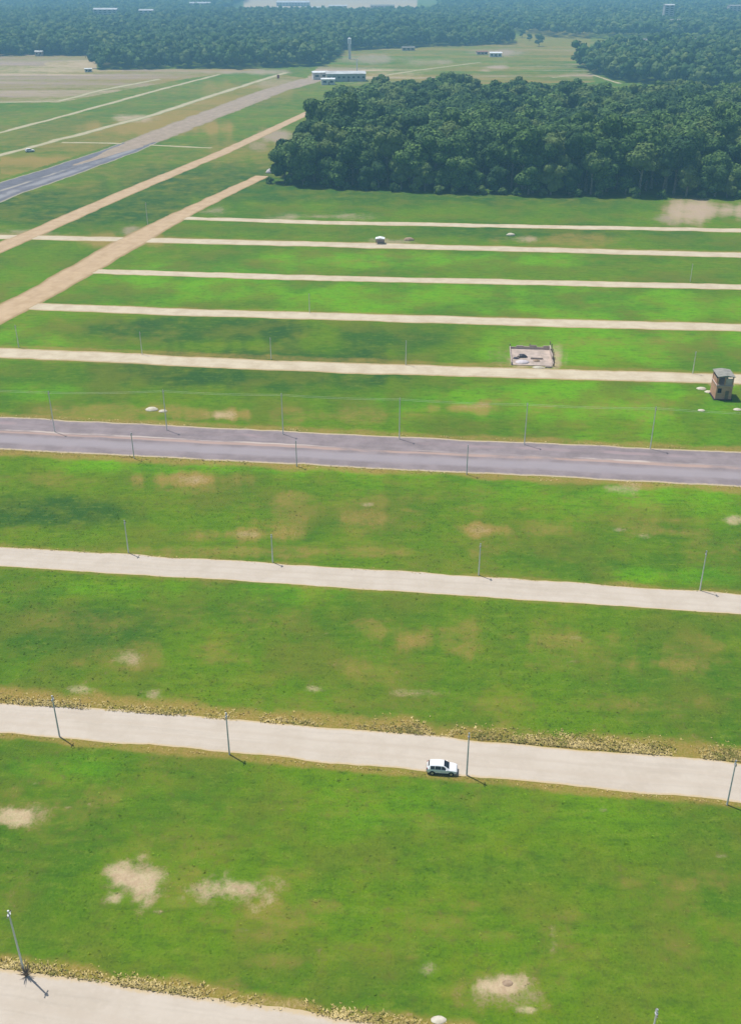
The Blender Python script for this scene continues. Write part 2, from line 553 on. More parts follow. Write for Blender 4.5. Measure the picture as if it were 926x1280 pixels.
LUSH_SHADE = [(500, 372, 330, 24, 0.42), (250, 345, 120, 16, 0.35), (560, 325, 240, 12, 0.35), (800, 385, 160, 20, 0.35), (760, 430, 220, 25, 0.45), (700, 500, 260, 24, 0.45), (300, 580, 260, 16, 0.35),
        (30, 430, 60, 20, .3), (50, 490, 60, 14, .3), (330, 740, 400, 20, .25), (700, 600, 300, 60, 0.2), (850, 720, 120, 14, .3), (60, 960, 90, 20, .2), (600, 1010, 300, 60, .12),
        (330, 462, 260, 30, -0.50), (260, 412, 190, 20, -0.45), (520, 425, 120, 18, -.3), (330, 380, 120, 8, -.25), (100, 262, 150, 24, -0.45), (270, 225, 130, 25, -0.3), (60, 640, 150, 24, -0.25),  # negative strengths, mostly cloud shadows painted into the grass colour
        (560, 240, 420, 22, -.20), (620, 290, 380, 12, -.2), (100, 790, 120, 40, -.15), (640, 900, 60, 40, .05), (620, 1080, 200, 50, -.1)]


def ellipse_basis(cx, cy, rx, ry):
    c = at(cx, cy)
    e1 = at(cx + rx, cy) - c
    hi = max(cy - ry, -25)
    e2 = (at(cx, hi) - at(cx, cy + ry)) / 2
    c = (at(cx, hi) + at(cx, cy + ry)) / 2
    return c, np.linalg.inv(np.array([e1, e2]).T)


def P(*pts):
    return [tuple(at(x, y)) for x, y in pts]


FIELD_L = P((-90, 66), (119, 68), (122, 87), (330, 86), (235, 98), (75, 128), (-90, 129))
FIELD_C = P((395, 86), (430, 62), (640, 54), (742, 60), (742, 103), (420, 108), (380, 100))
FIELD_G = P((640, 56), (660, 34), (735, 34), (738, 60))
FIELD_B = [(-262, 2350), (98, 2350), (160, 3900), (-440, 3900)]
B_BAND = P((0, 195), (190, 143), (350, 93), (392, 99), (150, 178), (0, 225))
for px, py, n_, sx_, sy_, st in ((548, 800, 9, 70, 26, .6), (715, 805, 8, 60, 26, .5), (842, 818, 8, 50, 30, .5), (400, 640, 10, 90, 22, .55), (240, 605, 7, 60, 10, .6), (470, 840, 7, 90, 24, .4),
                              (330, 800, 8, 110, 26, .4), (640, 640, 10, 160, 24, .5), (150, 820, 7, 60, 20, .45), (300, 1130, 10, 130, 40, .45), (600, 1170, 14, 190, 46, .4), (860, 1120, 10, 60, 90, .4),
                              (560, 1000, 8, 300, 30, .3), (200, 515, 8, 160, 8, .5), (640, 508, 9, 170, 9, .55), (90, 1000, 8, 90, 30, .4), (820, 660, 9, 90, 30, .45), (90, 770, 7, 90, 20, .35)):
    for _ in range(n_):
        k_ = random.uniform(.25, 1.0)
        DRY.append((px + random.gauss(0, .5) * sx_, py + random.gauss(0, .5) * sy_, 46 * k_ * (.6 if py < 560 else 1), (16 if py > 700 else 9 if py > 560 else 4) * k_, st * .72 * random.uniform(.7, 1.3)))
        if random.random() < .22:
            SOIL.append((px + random.gauss(0, .5) * sx_, py + random.gauss(0, .5) * sy_, 12 * k_, (4 if py > 560 else 1.5) * k_, random.uniform(.3, .6), .4))
SPOTS = [(k, *ellipse_basis(*p[:4]), p[4:]) for k, L in ((0, SOIL), (1, [(q[0], q[1], q[2], q[3] * (.7 if q[3] > 12 else 1), q[4] * (.75 if q[3] > 16 else 1.25)) for q in DRY]), (2, LUSH_SHADE)) for p in L]


def zones(x, y):
    x, y = np.asarray(x, float), np.asarray(y, float)
    d = np.hypot(x, y)
    n = len(x)
    soil, dry, pink = np.zeros(n), np.full(n, 0.10), np.zeros(n)
    lush_shade = 0.46 + 0.14 * sstep(150, 230, d) * sstep(420, 330, d)
    sc = np.clip(d / 120, 1, 12)
    wl = fbm(x / sc, y / sc, 5.0, 3)
    wb = fbm(x, y, 45.0, 9)
    wm = fbm(x / sc, y / sc, 1.6, 31)
    dry += (wb - 0.5) * 0.5
    lush_shade += (fbm(x, y, 70.0, 21) - 0.5) * 0.5
    for k, c, inv, p in SPOTS:
        dx, dy = x - c[0], y - c[1]
        a, b_ = inv[0, 0] * dx + inv[0, 1] * dy, inv[1, 0] * dx + inv[1, 1] * dy
        r = np.sqrt(a * a + b_ * b_) + (wl - 0.5) * (1.5, 1.6, 0.9)[k] + (wm - .5) * (.9, 1.2, .3)[k]
        w = sstep(1.3, 0.35, r) if k else sstep(1.45, 0.15, r)
        if k == 0:
            up = w * p[0] > soil
            pink = np.where(up & (w > 0.02), p[1], pink)
            soil = np.maximum(soil, w * p[0])
        elif k == 1:
            dry = np.maximum(dry, dry * (1 - w) + w * p[0])
        else:
            lush_shade = lush_shade + w * p[0] * 1.35
    far = d > 450
    fs = fbm(x / 5.0 - y * .02, y, 26.0, 71, 5)
    fs2 = fbm(x / 4.0 - y * .03, y, 40.0, 83, 5)
    fl = inpoly(x, y, FIELD_L)
    soil = np.where(fl, np.maximum(soil, 0.62 + 1.3 * (fs - .5)), soil)
    pink = np.where(fl & (pink == 0), np.clip(.9 + 2 * (fs2 - .5), 0, 1), pink)
    dry = np.where(fl, .55 + .8 * (fs2 - .5), dry)
    fc = inpoly(x, y, FIELD_C)
    dry = np.where(fc, .34 + 1.5 * (fs - .5), dry)
    soil = np.where(fc, np.maximum(soil, 3.2 * (fs2 - .49)), soil)
    pink = np.where(fc & (pink == 0), .7, pink)
    fg = inpoly(x, y, FIELD_G)
    dry = np.where(fg, np.maximum(dry, 0.45), dry)
    fb = inpoly(x, y, FIELD_B)
    soil = np.where(fb, 1.0, soil)
    pink = np.where(fb, 0.1, pink)
    bb = inpoly(x, y, B_BAND)
    dry = np.where(bb, np.maximum(dry, 0.50 + (fs - .5) * 1.4 + (wl - .5) * .4), dry)
    soil = np.where(bb, np.maximum(soil, 2.0 * (fs2 - .55)), soil)
    pink = np.where(bb & (pink == 0), .6, pink)
    lush_shade = lush_shade - 0.10 * sstep(330, 700, d)
    dry = dry + 0.24 * sstep(380, 640, d)
    for (a0, a1, side, wd, st) in VERGES:
        e = a1 - a0
        L = np.hypot(*e)
        u = e / L
        s = (x - a0[0]) * u[0] + (y - a0[1]) * u[1]
        q = ((x - a0[0]) * -u[1] + (y - a0[1]) * u[0]) * side
        on = (s > -80) & (s < L + 80) & (q > -3) & (q < wd * 2.2)
        kk = sstep(wd * 2.0, wd * 0.3, q + (wl - .5) * wd * 2.2) * on
        dry = np.maximum(dry, kk * st)
    return np.stack([np.clip(soil, 0, 1), np.clip(dry, 0, 1), np.clip(lush_shade, 0, 1), pink], 1)


# verges: (start, end, side, width in metres, strength), the side up-field of the road is +1
VERGES = [(at(0, 878), at(463, 912), 1, 1.7, 0.85), (at(463, 912), at(926, 951), 1, 2.3, 0.95), (at(0, 1206), at(470, 1279), 1, 1.1, .9),
          (at(0, 918), at(926, 1006), -1, 0.7, 0.8), (at(0, 684), at(926, 742), 1, 1.0, .6), (at(0, 708), at(926, 768), -1, .7, .5),
          (at(0, 520), at(926, 563), 1, 1.8, 0.75), (at(0, 564), at(926, 610), -1, 2.0, 0.85), (at(0, 433), at(926, 467), 1, 1.3, .6),
          (at(0, 448), at(926, 481), -1, 1.2, .5), (at(45, 380), at(926, 405), 1, 1.3, .55), (at(0, 292), at(926, 315), 1, 1.5, .6)]

# ------------------------------------------------------------------ ground sheet
az = np.concatenate([np.arange(-180, -34, 4.0), np.arange(-34, 34, 0.105), np.arange(34, 180, 4.0)])
az = np.radians(az)
rr = np.concatenate([[0.5, 12, 25, 36], np.geomspace(44, 1500, 860), np.geomspace(1540, 7000, 60)])
A, RR = np.meshgrid(az, rr)
X, Y = (RR * np.sin(A)).ravel(), (RR * np.cos(A)).ravel()
V = np.stack([X, Y, np.zeros_like(X)], 1)
na, nr = len(az), len(rr)
i, j = np.meshgrid(np.arange(nr - 1), np.arange(na), indexing='ij')
j2 = (j + 1) % na
F = np.stack([i * na + j, i * na + j2, (i + 1) * na + j2, (i + 1) * na + j], -1).reshape(-1, 4)[:, ::-1]
me = raw_mesh('ground', V, F, True)
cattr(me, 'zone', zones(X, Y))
tag(link('ground', me, m_turf), kind='structure')


# ------------------------------------------------------------------ roads
def road(name, a_edge, b_edge, mat, z, step=1.0, rag=0.35, ext=(70, 70), rows=9, fade=None):
    """two ground polylines (left/upper and right/lower edges, same count) -> one ragged sheet"""
    a, b_ = np.array(a_edge, float), np.array(b_edge, float)
    for P_ in (a, b_):
        d0 = (P_[0] - P_[1]) / np.linalg.norm(P_[0] - P_[1])
        d1 = (P_[-1] - P_[-2]) / np.linalg.norm(P_[-1] - P_[-2])
        P_[0] += d0 * ext[0]
        P_[-1] += d1 * ext[1]
    c = (a + b_) / 2
    L = np.concatenate([[0], np.cumsum(np.linalg.norm(np.diff(c, axis=0), axis=1))])
    n = max(8, int(L[-1] / step))
    s = np.linspace(0, L[-1], n)
    ea = np.stack([np.interp(s, L, a[:, q]) for q in (0, 1)], 1)
    eb = np.stack([np.interp(s, L, b_[:, q]) for q in (0, 1)], 1)
    wdir = (ea - eb) / np.linalg.norm(ea - eb, axis=1)[:, None]
    ea = ea + wdir * (rag * 2.6 * (fbm(ea[:, 0], ea[:, 1], 7 * max(1, step), 5, 5) - 0.5))[:, None]
    eb = eb - wdir * (rag * 2.6 * (fbm(eb[:, 0], eb[:, 1], 7 * max(1, step), 8, 5) - 0.5))[:, None]
    t = np.linspace(0, 1, rows)
    G = eb[:, None, :] * (1 - t[None, :, None]) + ea[:, None, :] * t[None, :, None]
    zz = z + 0.0 * G[:, :, 0]
    zz[:, 0] = zz[:, -1] = 0.004 + z * 0.2
    V = np.concatenate([G, zz[:, :, None]], 2).reshape(-1, 3)
    i, j = np.meshgrid(np.arange(n - 1), np.arange(rows - 1), indexing='ij')
    F = np.stack([i * rows + j, (i + 1) * rows + j, (i + 1) * rows + j + 1, i * rows + j + 1], -1).reshape(-1, 4)
    me = raw_mesh(name, V, F, True)
    uv = me.uv_layers.new(name='road')
    S, T = np.meshgrid(s, t, indexing='ij')
    UV = np.stack([S, T], -1).reshape(-1, 2)[F.ravel()]
    uv.data.foreach_set('uv', np.ascontiguousarray(UV, np.float32).ravel())
    return tag(link(name, me, mat), kind='structure')


def edges(up, lo):
    return [at(*p) for p in up], [at(*p) for p in lo]


def centred(pts, widths):
    c = np.array([at(*p) for p in pts])
    d = np.gradient(c, axis=0)
    d /= np.linalg.norm(d, axis=1)[:, None]
    nrm = np.stack([-d[:, 1], d[:, 0]], 1)
    w = np.array(widths)[:, None] / 2
    return c + nrm * w, c - nrm * w


road('sand_road', *edges([(0, 1208), (235, 1244), (470, 1281), (640, 1308)], [(0, 1330), (235, 1375), (470, 1420), (640, 1450)]), m_sand, .03, .35, .5)
road('sand_road', *edges([(0, 878), (230, 893), (463, 913), (700, 934), (926, 954)], [(0, 917), (230, 936), (463, 957), (700, 980), (926, 1004)]), m_sand, .03, .4, .42)
road('sand_road', *edges([(0, 684), (230, 697), (463, 712), (700, 727), (926, 743)], [(0, 708), (230, 722), (463, 737), (700, 752), (926, 768)]), m_sand, .03, .5, .4)
road('asphalt_avenue', *edges([(0, 521), (230, 532), (463, 544), (700, 555), (926, 565)], [(0, 562), (230, 574), (463, 585), (700, 597), (926, 609)]), m_asph, .05, .7, .5, rows=11)


def band(pts, hw):
    return edges([(x, y - h) for (x, y), h in zip(pts, hw)], [(x, y + h) for (x, y), h in zip(pts, hw)])


road('sandy_track', *band([(0, 441), (120, 446), (300, 455), (463, 461), (700, 468), (926, 474)], [6.5, 6.5, 6.5, 6.8, 6.5, 6.5]), m_sand_far, .03, .8, .6)
road('sandy_track', *band([(45, 383), (250, 391), (463, 397), (700, 404), (926, 410)], [4.6, 4.6, 4.8, 5, 5]), m_sand_far, .03, 1, .6, (5, 70))
road('sandy_track', *band([(112, 339), (300, 345), (463, 349), (700, 354), (926, 359)], [3, 3.4, 3.4, 3.5, 3.6]), m_sand_far, .03, 1, .7, (5, 70))
road('sandy_track', *band([(0, 296), (160, 299.5), (300, 303), (463, 307), (700, 313), (926, 319)], [2.6, 3.0, 3.2, 3.4, 3.2, 3.2]), m_sand_far, .03, 1.2, .8)
road('sandy_track', *band([(236, 273), (400, 278), (600, 282), (760, 285), (926, 288)], [2.0, 2.4, 2.2, 2.2, 2.3]), m_sand_far, .03, 1.4, .9, (10, 70))
road('dirt_track', *centred([(-40, 414), (60, 362), (160, 304), (230, 267), (290, 238), (328, 220)], [12, 12, 13, 9.5, 8, 7]), m_tan, .045, 1.2, .7, (60, 0))
road('dirt_track', *centred([(-40, 327), (60, 284), (160, 240), (280, 190), (370, 148), (400, 134)], [10, 10, 9, 8.5, 8, 7]), m_tan, .045, 1.6, .7, (60, 60))
road('asphalt_avenue', *centred([(-60, 262), (0, 239), (80, 213), (152, 188), (210, 164)], [27, 26, 24, 22, 20]), m_asph2, .04, 1.5, .9, (80, 0))
road('dirt_track', *centred([(92, 207), (130, 194.5), (160, 184), (200, 168.5), (270, 141), (340, 114), (392, 99)], [1.5, 8, 17, 23, 23, 23, 26]), m_graydirt, .055, 2, 2.0, (0, 0))
road('pale_track', *centred([(-40, 206), (0, 194), (100, 168), (190, 144), (270, 118), (350, 93)], [6, 6, 7, 8, 7, 7]), m_pale, .045, 2.5, 1.8, (60, 20))
road('pale_track', *centred([(-40, 177), (0, 166), (80, 145), (150, 126), (200, 112), (275, 93)], [5, 5, 5, 6, 6, 6]), m_pale, .045, 2.5, 1.5, (60, 0))
road('pale_track', *centred([(-40, 129), (0, 128), (74, 126.5), (130, 112), (200, 99)], [4, 5, 6, 7, 7]), m_pale, .045, 3, 1.5, (60, 0))
road('pale_track', *centred([(78, 178), (140, 179), (265, 185)], [4.5, 4.5, 4]), m_pale, .03, 2, 1.2, (0, 0))
road('pale_track', *centred([(770, 103), (735, 92), (690, 97)], [5, 5, 4]), m_pale, .03, 2, 1.2, (10, 0))
road('pale_track', *centred([(470, 96), (520, 88), (600, 78)], [6, 6, 5]), m_pale, .03, 2, 1.2, (0, 0))

# ------------------------------------------------------------------ grass tufts and dry weeds (stuff)
ROADS_NEAR = [P((-60, 1196), (470, 1280), (700, 1316), (700, 1500), (-60, 1500)), P((-60, 873), (0, 877), (463, 912), (926, 953), (990, 960), (990, 1012), (926, 1005), (463, 958), (0, 918), (-60, 912)),
              P((-60, 681), (0, 684), (463, 712), (926, 743), (990, 747), (990, 772), (926, 768), (463, 737), (0, 708), (-60, 704)),
              P((-60, 518), (0, 521), (463, 544), (926, 565), (990, 568), (990, 612), (926, 609), (463, 585), (0, 562), (-60, 559))]


def on_road(x, y):
    m = np.zeros(len(x), bool)
    for p in ROADS_NEAR:
        m |= inpoly(x, y, p)
    return m


def tufts(name, x, y, h, w, mat, tone, blades=3, zone=None, kind_label=None):
    n = len(x)
    a = rng.uniform(0, 2 * np.pi, (n, blades))
    lean = rng.uniform(0.2, 1.3, (n, blades)) * h[:, None]
    base = np.stack([x, y, np.zeros(n)], 1)[:, None, :] + np.stack([np.cos(a) * w[:, None] * .35, np.sin(a) * w[:, None] * .35, 0 * a], -1)
    side = np.stack([-np.sin(a), np.cos(a), 0 * a], -1) * (w[:, None, None] * .5)
    tip = base + np.stack([np.cos(a) * lean, np.sin(a) * lean, h[:, None] * rng.uniform(.7, 1.15, (n, blades))], -1)
    V = np.stack([base - side, base + side, tip + side * .35, tip - side * .35], 2).reshape(-1, 3)
    F = np.arange(len(V)).reshape(-1, 4)
    me = raw_mesh(name, V, F)
    fattr(me, 'tone', np.repeat(np.clip(tone[:, None] + rng.uniform(-.15, .15, (n, blades)), 0, 1).ravel(), 4))
    if zone is not None:
        cattr(me, 'zone', np.repeat(zone, blades * 4, axis=0))
    return tag(link(name, me, mat), kind='stuff')


n = 34000
d = np.sqrt(rng.uniform(50 ** 2, 215 ** 2, n))
t = rng.uniform(R(-27), R(27), n)
x, y = d * np.sin(t), d * np.cos(t)
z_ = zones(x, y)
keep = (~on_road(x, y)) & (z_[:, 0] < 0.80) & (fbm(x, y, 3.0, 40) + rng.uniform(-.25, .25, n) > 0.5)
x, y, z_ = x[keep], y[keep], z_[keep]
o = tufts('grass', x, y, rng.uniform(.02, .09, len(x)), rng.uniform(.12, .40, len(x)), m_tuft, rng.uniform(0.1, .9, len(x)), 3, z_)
tag(o, 'short uneven green grass covering the near lots', 'grass')

wx, wy, wh = [], [], []
for (a0, a1), side, wd, cnt, seed in (((at(-30, 876), at(463, 912)), 1, 1.5, 4200, 1), ((at(463, 912), at(960, 954)), 1, 2.3, 10000, 2), ((at(-30, 1203), at(640, 1306)), 1, 1.1, 5200, 3),
                                     ((at(-30, 914), at(960, 1008)), -1, .5, 900, 4), ((at(0, 684), at(926, 743)), 1, .8, 900, 5), ((at(0, 562), at(926, 609)), -1, 1.4, 1400, 6), ((at(0, 521), at(926, 565)), 1, 1.2, 1200, 7)):
    e = a1 - a0
    u = e / np.hypot(*e)
    s = rng.uniform(0, np.hypot(*e), cnt)
    q = (np.abs(rng.normal(0.0, .55, cnt)) - .12) * wd * side
    px, py = a0[0] + u[0] * s - u[1] * q, a0[1] + u[1] * s + u[0] * q
    k = fbm(px, py, 6.0, 60 + seed) + rng.uniform(-.16, .16, cnt) > .51
    wx.append(px[k]); wy.append(py[k]); wh.append(rng.uniform(.04, .20 if wd > 1.0 else .12, k.sum()))
wx, wy, wh = map(np.concatenate, (wx, wy, wh))
o = tufts('dry_weeds', wx, wy, wh, wh * .45 + .05, m_weed, np.clip(fbm(wx, wy, 2.0, 77) * 1.6 - .3 + rng.uniform(-.3, .3, len(wx)), 0, 1), 4)
tag(o, 'straw coloured dry weeds growing along the road edges', 'weeds')


# ------------------------------------------------------------------ trees
def crown(seed, rad, h0, h1, lobes, sub, leaves, leaf, flat=0.8, skirt=False):
    """returns V, F(tri), tone; lobes of noisy solids wrapped in leaf clumps, the crown spans heights h0..h1"""
    g = np.random.default_rng(seed)
    VS, FS, TS = [], [], []
    nv = 0
    iv, if_ = ICO[sub]
    H = h1 - h0
    for k in range(lobes):
        if k == 0:
            c, r = np.array([0, 0, h0 + H * .55]), rad * .66
        else:
            a = 2.4 * k + g.uniform(-.5, .5)
            q = rad * g.uniform(.40, .80)
            zz = h0 + H * (g.uniform(.30, .80) if not skirt or k % 2 else g.uniform(.05, .35))
            c, r = np.array([q * math.cos(a), q * math.sin(a), zz]), rad * g.uniform(.34, .56)
        sc = np.array([1, 1, flat if k else min(1.1, H / (1.5 * rad))])
        nz = 1 + .32 * (g.random(len(iv)) - .5)
        VS.append(iv * (r * .90 * nz)[:, None] * sc + c)
        FS.append(if_ + nv)
        TS.append(np.full(len(iv), .25) + g.uniform(-.1, .2, len(iv)))
        nv += len(iv)
        m = max(3, int(leaves * (r / rad) ** 2 * 2))
        dr = g.normal(size=(m, 3))
        dr /= np.linalg.norm(dr, axis=1)[:, None]
        dr[:, 2] = np.where(dr[:, 2] < -.45, -dr[:, 2], dr[:, 2])
        ce = c + dr * sc * (r * g.uniform(.88, 1.12, m))[:, None]
        nn = dr + g.normal(0, .30, (m, 3))
        nn /= np.linalg.norm(nn, axis=1)[:, None]
        t1 = np.cross(nn, g.normal(size=(m, 3)))
        t1 /= np.linalg.norm(t1, axis=1)[:, None]
        t2 = np.cross(nn, t1)
        s = (leaf * g.uniform(.5, 1.25, m))[:, None]
        tri = np.stack([ce + t1 * s, ce - t1 * s * .6 + t2 * s * .8, ce - t1 * s * .6 - t2 * s * .8 + nn * s * .25], 1)
        VS.append(tri.reshape(-1, 3))
        FS.append(np.arange(m * 3).reshape(-1, 3) + nv)
        tn = np.clip(g.uniform(.2, 1.0, m) + g.uniform(-.2, .2), 0, 1)
        TS.append(np.repeat(tn, 3))
        nv += m * 3
    return np.concatenate(VS), np.concatenate(FS), np.concatenate(TS)


def trunk_mb(seed, h, r, rad):
    g = random.Random(seed)
    m = MB()
    b = [(0, 0, 0), (g.uniform(-.2, .2), g.uniform(-.2, .2), h * .35), (g.uniform(-.4, .4), g.uniform(-.4, .4), h * .7), (g.uniform(-.4, .4), g.uniform(-.4, .4), h)]
    m.tube(b, [r * 1.25, r, r * .8, r * .45], 7)
    for k in range(4):
        a = k * 1.6 + g.uniform(-.4, .4)
        z0 = h * g.uniform(.5, .78)
        q = rad * g.uniform(.4, .65)
        m.tube([(b[2][0] * .8, b[2][1] * .8, z0), (q * .5 * math.cos(a), q * .5 * math.sin(a), z0 + h * .12), (q * math.cos(a), q * math.sin(a), z0 + h * .2)], [r * .5, r * .32, r * .12], 5)
    return m


KINDS = [  # rad, h0, h1, lobes, leaves, leaf, skirt, description
    (7.6, 7.5, 22, 8, 640, .80, False, 'rounded dense crown'), (9.4, 8.5, 24, 10, 760, .84, False, 'broad spreading crown'),
    (5.8, 6.0, 24, 7, 520, .74, False, 'tall narrow crown'), (6.6, 3.0, 18, 9, 640, .74, True, 'low bushy crown'),
    (8.0, 10, 28, 9, 700, .80, False, 'lumpy high crown'), (5.2, 1.8, 13, 8, 520, .68, True, 'small crown reaching low'),
]
PROTO = []
for k, (rad, h0, h1, lb, lv, lf, sk, desc) in enumerate(KINDS):
    v, f, tn = crown(100 + k, rad, h0, h1, lb, 2, lv, lf, .82, sk)
    me = raw_mesh('crown', v, f)
    fattr(me, 'tone', tn)
    fattr(me, 'kin', np.full(len(v), .16 * k))
    me.materials.append(m_leaf)
    r = thing('forest_tree', 'x', 'tree', (0, 0))
    c = link('crown', me, m_leaf, r)
    KIDS.setdefault(r.name, []).append(c)
    trunk_mb(k, h0 + (h1 - h0) * .45, .30 + .03 * rad, rad).build('trunk', m_bark, r)
    PROTO.append([r, False])

# back edge of the wood from the top of the canopy against the field behind
WOOD = P((352, 230), (420, 236), (540, 242), (700, 246), (926, 249), (1040, 251)) + [(300, 775), (165, 735), (133, 755), (79, 786), (12, 792), (-8, 735), (-17, 700), (-40, 545)]


def scatter(poly, sp, jit, seed, warp=0.0):
    g = np.random.default_rng(seed)
    p = np.array(poly)
    lo, hi = p.min(0) - sp, p.max(0) + sp
    X, Y = np.meshgrid(np.arange(lo[0], hi[0], sp), np.arange(lo[1], hi[1], sp * .87))
    X = X + (np.arange(X.shape[0]) % 2)[:, None] * sp / 2
    x = X.ravel() + g.uniform(-jit, jit, X.size)
    y = Y.ravel() + g.uniform(-jit, jit, X.size)
    wx_ = x + warp * (fbm(x, y, 40, seed) - .5)
    wy_ = y + warp * (fbm(x, y, 40, seed + 5) - .5)
    k = inpoly(wx_, wy_, poly)
    return np.stack([x[k], y[k]], 1)


def front_y(x):
    p = np.array(WOOD[:6])
    return np.interp(x, p[:, 0], p[:, 1])


def edge_dist(P_, poly):
    """distance of points to the outline"""
    P_ = np.asarray(P_)
    best = np.full(len(P_), 1e9)
    for i in range(len(poly)):
        a, b_ = np.array(poly[i]), np.array(poly[(i + 1) % len(poly)])
        e = b_ - a
        t = np.clip(((P_ - a) @ e) / (e @ e), 0, 1)
        best = np.minimum(best, np.hypot(*(P_ - (a + t[:, None] * e)).T))
    return best


pts = scatter(WOOD, 8.6, 2.9, 5)
pts = pts[pts[:, 1] > front_y(pts[:, 0]) + 2.5]
dep = edge_dist(pts, WOOD)
vis = np.abs(pts[:, 0]) / pts[:, 1] < 0.395
order = np.argsort(pts[:, 1] - front_y(pts[:, 0]) * 1.0 + (~vis) * 1e4 - (dep < 7) * 6)
near, rest = order[:292], order[292:]
g = np.random.default_rng(8)
for i_ in near:
    p = pts[i_]
    fr = p[1] - front_y(p[0])
    edge = dep[i_] < 8
    k = int(g.choice([3, 5, 2, 0, 3], p=[.40, .34, .06, .10, .10])) if edge else int(g.choice([0, 1, 2, 4, 3], p=[.32, .24, .18, .14, .12]))
    s = g.uniform(.76, 1.18)
    zone = 'at the grassy front of the near wood' if fr < 9 and edge else ('on the left flank of the near wood' if edge else 'inside the near wood')
    lab = f'dark green tree with {KINDS[k][7]} {zone}'
    root, used = PROTO[k]
    sc = (s * g.uniform(.92, 1.1), s * g.uniform(.92, 1.1), s * g.uniform(.9, 1.1))
    if not used:
        PROTO[k][1] = True
        root.location = (p[0], p[1], 0)
        root.rotation_euler = (0, 0, g.uniform(0, 6.28))
        root.scale = sc
        root['label'] = lab
        root['group'] = 'broadleaf trees of the near wood'
    else:
        copy_thing(root, p, g.uniform(0, 6.28), lab, 0, sc, 'broadleaf trees of the near wood')

# low bushes along the foot of the wood
v, f, tn = crown(300, 1.9, 0.1, 3.2, 6, 2, 170, .42, .8, True)
me = raw_mesh('foliage', v, f)
fattr(me, 'tone', np.clip(tn + .15, 0, 1))
fattr(me, 'kin', np.full(len(v), .2))
first = None
edge_x = [-47, -38, -29, -21, -12, -3, 3, 9, 12, 20, 31, 38, 52, 60, 67, 81, 95, 104, 121, 133, 150, 166, 178]
for q, ex in enumerate(edge_x):
    p = (ex + g.uniform(-2, 2), front_y(ex) + g.uniform(-.5, 2))
    lab = 'low rounded bush at the foot of the near wood front'
    if first is None:
        first = thing('bush', lab, 'bush', p, 0, 'bushes at the foot of the near wood')
        c = link('foliage', me, m_leaf, first)
        KIDS.setdefault(first.name, []).append(c)
        m = MB()
        for k in range(5):
            a = k * 1.26
            m.tube([(0, 0, 0), (.5 * math.cos(a), .5 * math.sin(a), .8), (1.0 * math.cos(a), 1.0 * math.sin(a), 1.5)], [.06, .04, .02], 5)
        m.build('stems', m_bark, first)
    else:
        s = g.uniform(.7, 1.35)
        copy_thing(first, p, g.uniform(0, 6), lab, 0, (s, s, s * g.uniform(.8, 1.2)))


def mass(name, P_, protos, seed, hs, label, sink=0.0):
    """many trees that read as one wood: one mesh"""
    g = np.random.default_rng(seed)
    n = len(P_)
    kid = g.integers(0, len(protos), n)
    VS, FS, TS, KS = [], [], [], []
    nv = 0
    for k, (v, f, t) in enumerate(protos):
        ix = np.where(kid == k)[0]
        if not len(ix):
            continue
        a = g.uniform(0, 6.28, len(ix))
        s = g.uniform(hs[0], hs[1], len(ix))
        sx = s * g.uniform(.9, 1.2, len(ix))
        ca, sa = np.cos(a), np.sin(a)
        x = (v[None, :, 0] * ca[:, None] - v[None, :, 1] * sa[:, None]) * sx[:, None] + P_[ix, 0][:, None]
        y = (v[None, :, 0] * sa[:, None] + v[None, :, 1] * ca[:, None]) * sx[:, None] + P_[ix, 1][:, None]
        z = v[None, :, 2] * s[:, None] - sink
        VS.append(np.stack([x, y, z], -1).reshape(-1, 3))
        FS.append((f[None] + (np.arange(len(ix)) * len(v))[:, None, None] + nv).reshape(-1, 3))
        TS.append(np.clip(t[None] + g.uniform(-.15, .15, len(ix))[:, None], 0, 1).ravel())
        KS.append(np.repeat(g.random(len(ix)), len(v)))
        nv += len(ix) * len(v)
    me = raw_mesh(name, np.concatenate(VS), np.concatenate(FS))
    fattr(me, 'tone', np.concatenate(TS))
    fattr(me, 'kin', np.concatenate(KS))
    return tag(link(name, me, m_leaf), label, 'wood', None, 'stuff')


mid = [crown(400 + k, r_, 6, h_, 7, 2, 300, .80, .85) for k, (r_, h_) in enumerate(((7.0, 21), (8.6, 23), (6.2, 20), (7.4, 25.5), (5.8, 17)))]
mass('wood_canopy', pts[rest], mid, 31, (.72, 1.2), 'dense dark green canopy of the near wood behind its front trees')

# woods farther off
far1 = [crown(500 + k, r_, 1, h_, 5, 1, 26, 1.3, .9) for k, (r_, h_) in enumerate(((7.2, 19), (8.6, 22.5), (6.4, 21), (7.4, 16)))]
far2 = [crown(520 + k, r_, 1, h_, 3, 1, 6, 2.0, .9) for k, (r_, h_) in enumerate(((7.5, 20), (8.6, 23), (7.2, 18)))]
W_RIGHT = [(219, 1160), (213, 1085), (232, 1008), (285, 940), (620, 900), (720, 1500), (560, 1560), (380, 1400), (300, 1290), (240, 1235)]
W_LEFT = P((119, 69), (121, 87), (210, 86), (300, 86), (400, 83), (432, 63), (520, 59), (640, 55)) + [(205, 1900), (-260, 2250), (-700, 2000), (-620, 1286)]
W_FARLEFT = P((-120, 66), (119, 69)) + [(-560, 2300), (-1100, 2300)]
W_BACK = [(-1350, 1990), (-700, 1980), (-340, 2240), (-400, 4300), (-2000, 4300)]
W_BACKR = [(60, 1950), (215, 1850), (225, 1780), (300, 1640), (560, 1600), (760, 1540), (1900, 3000), (2100, 4300), (260, 4300), (170, 2700)]
W_BACKC = [(-420, 2240), (205, 1890), (190, 2420), (-330, 2420)]
HOLES = []                                       # clearings round the far houses: (x, y, radius)


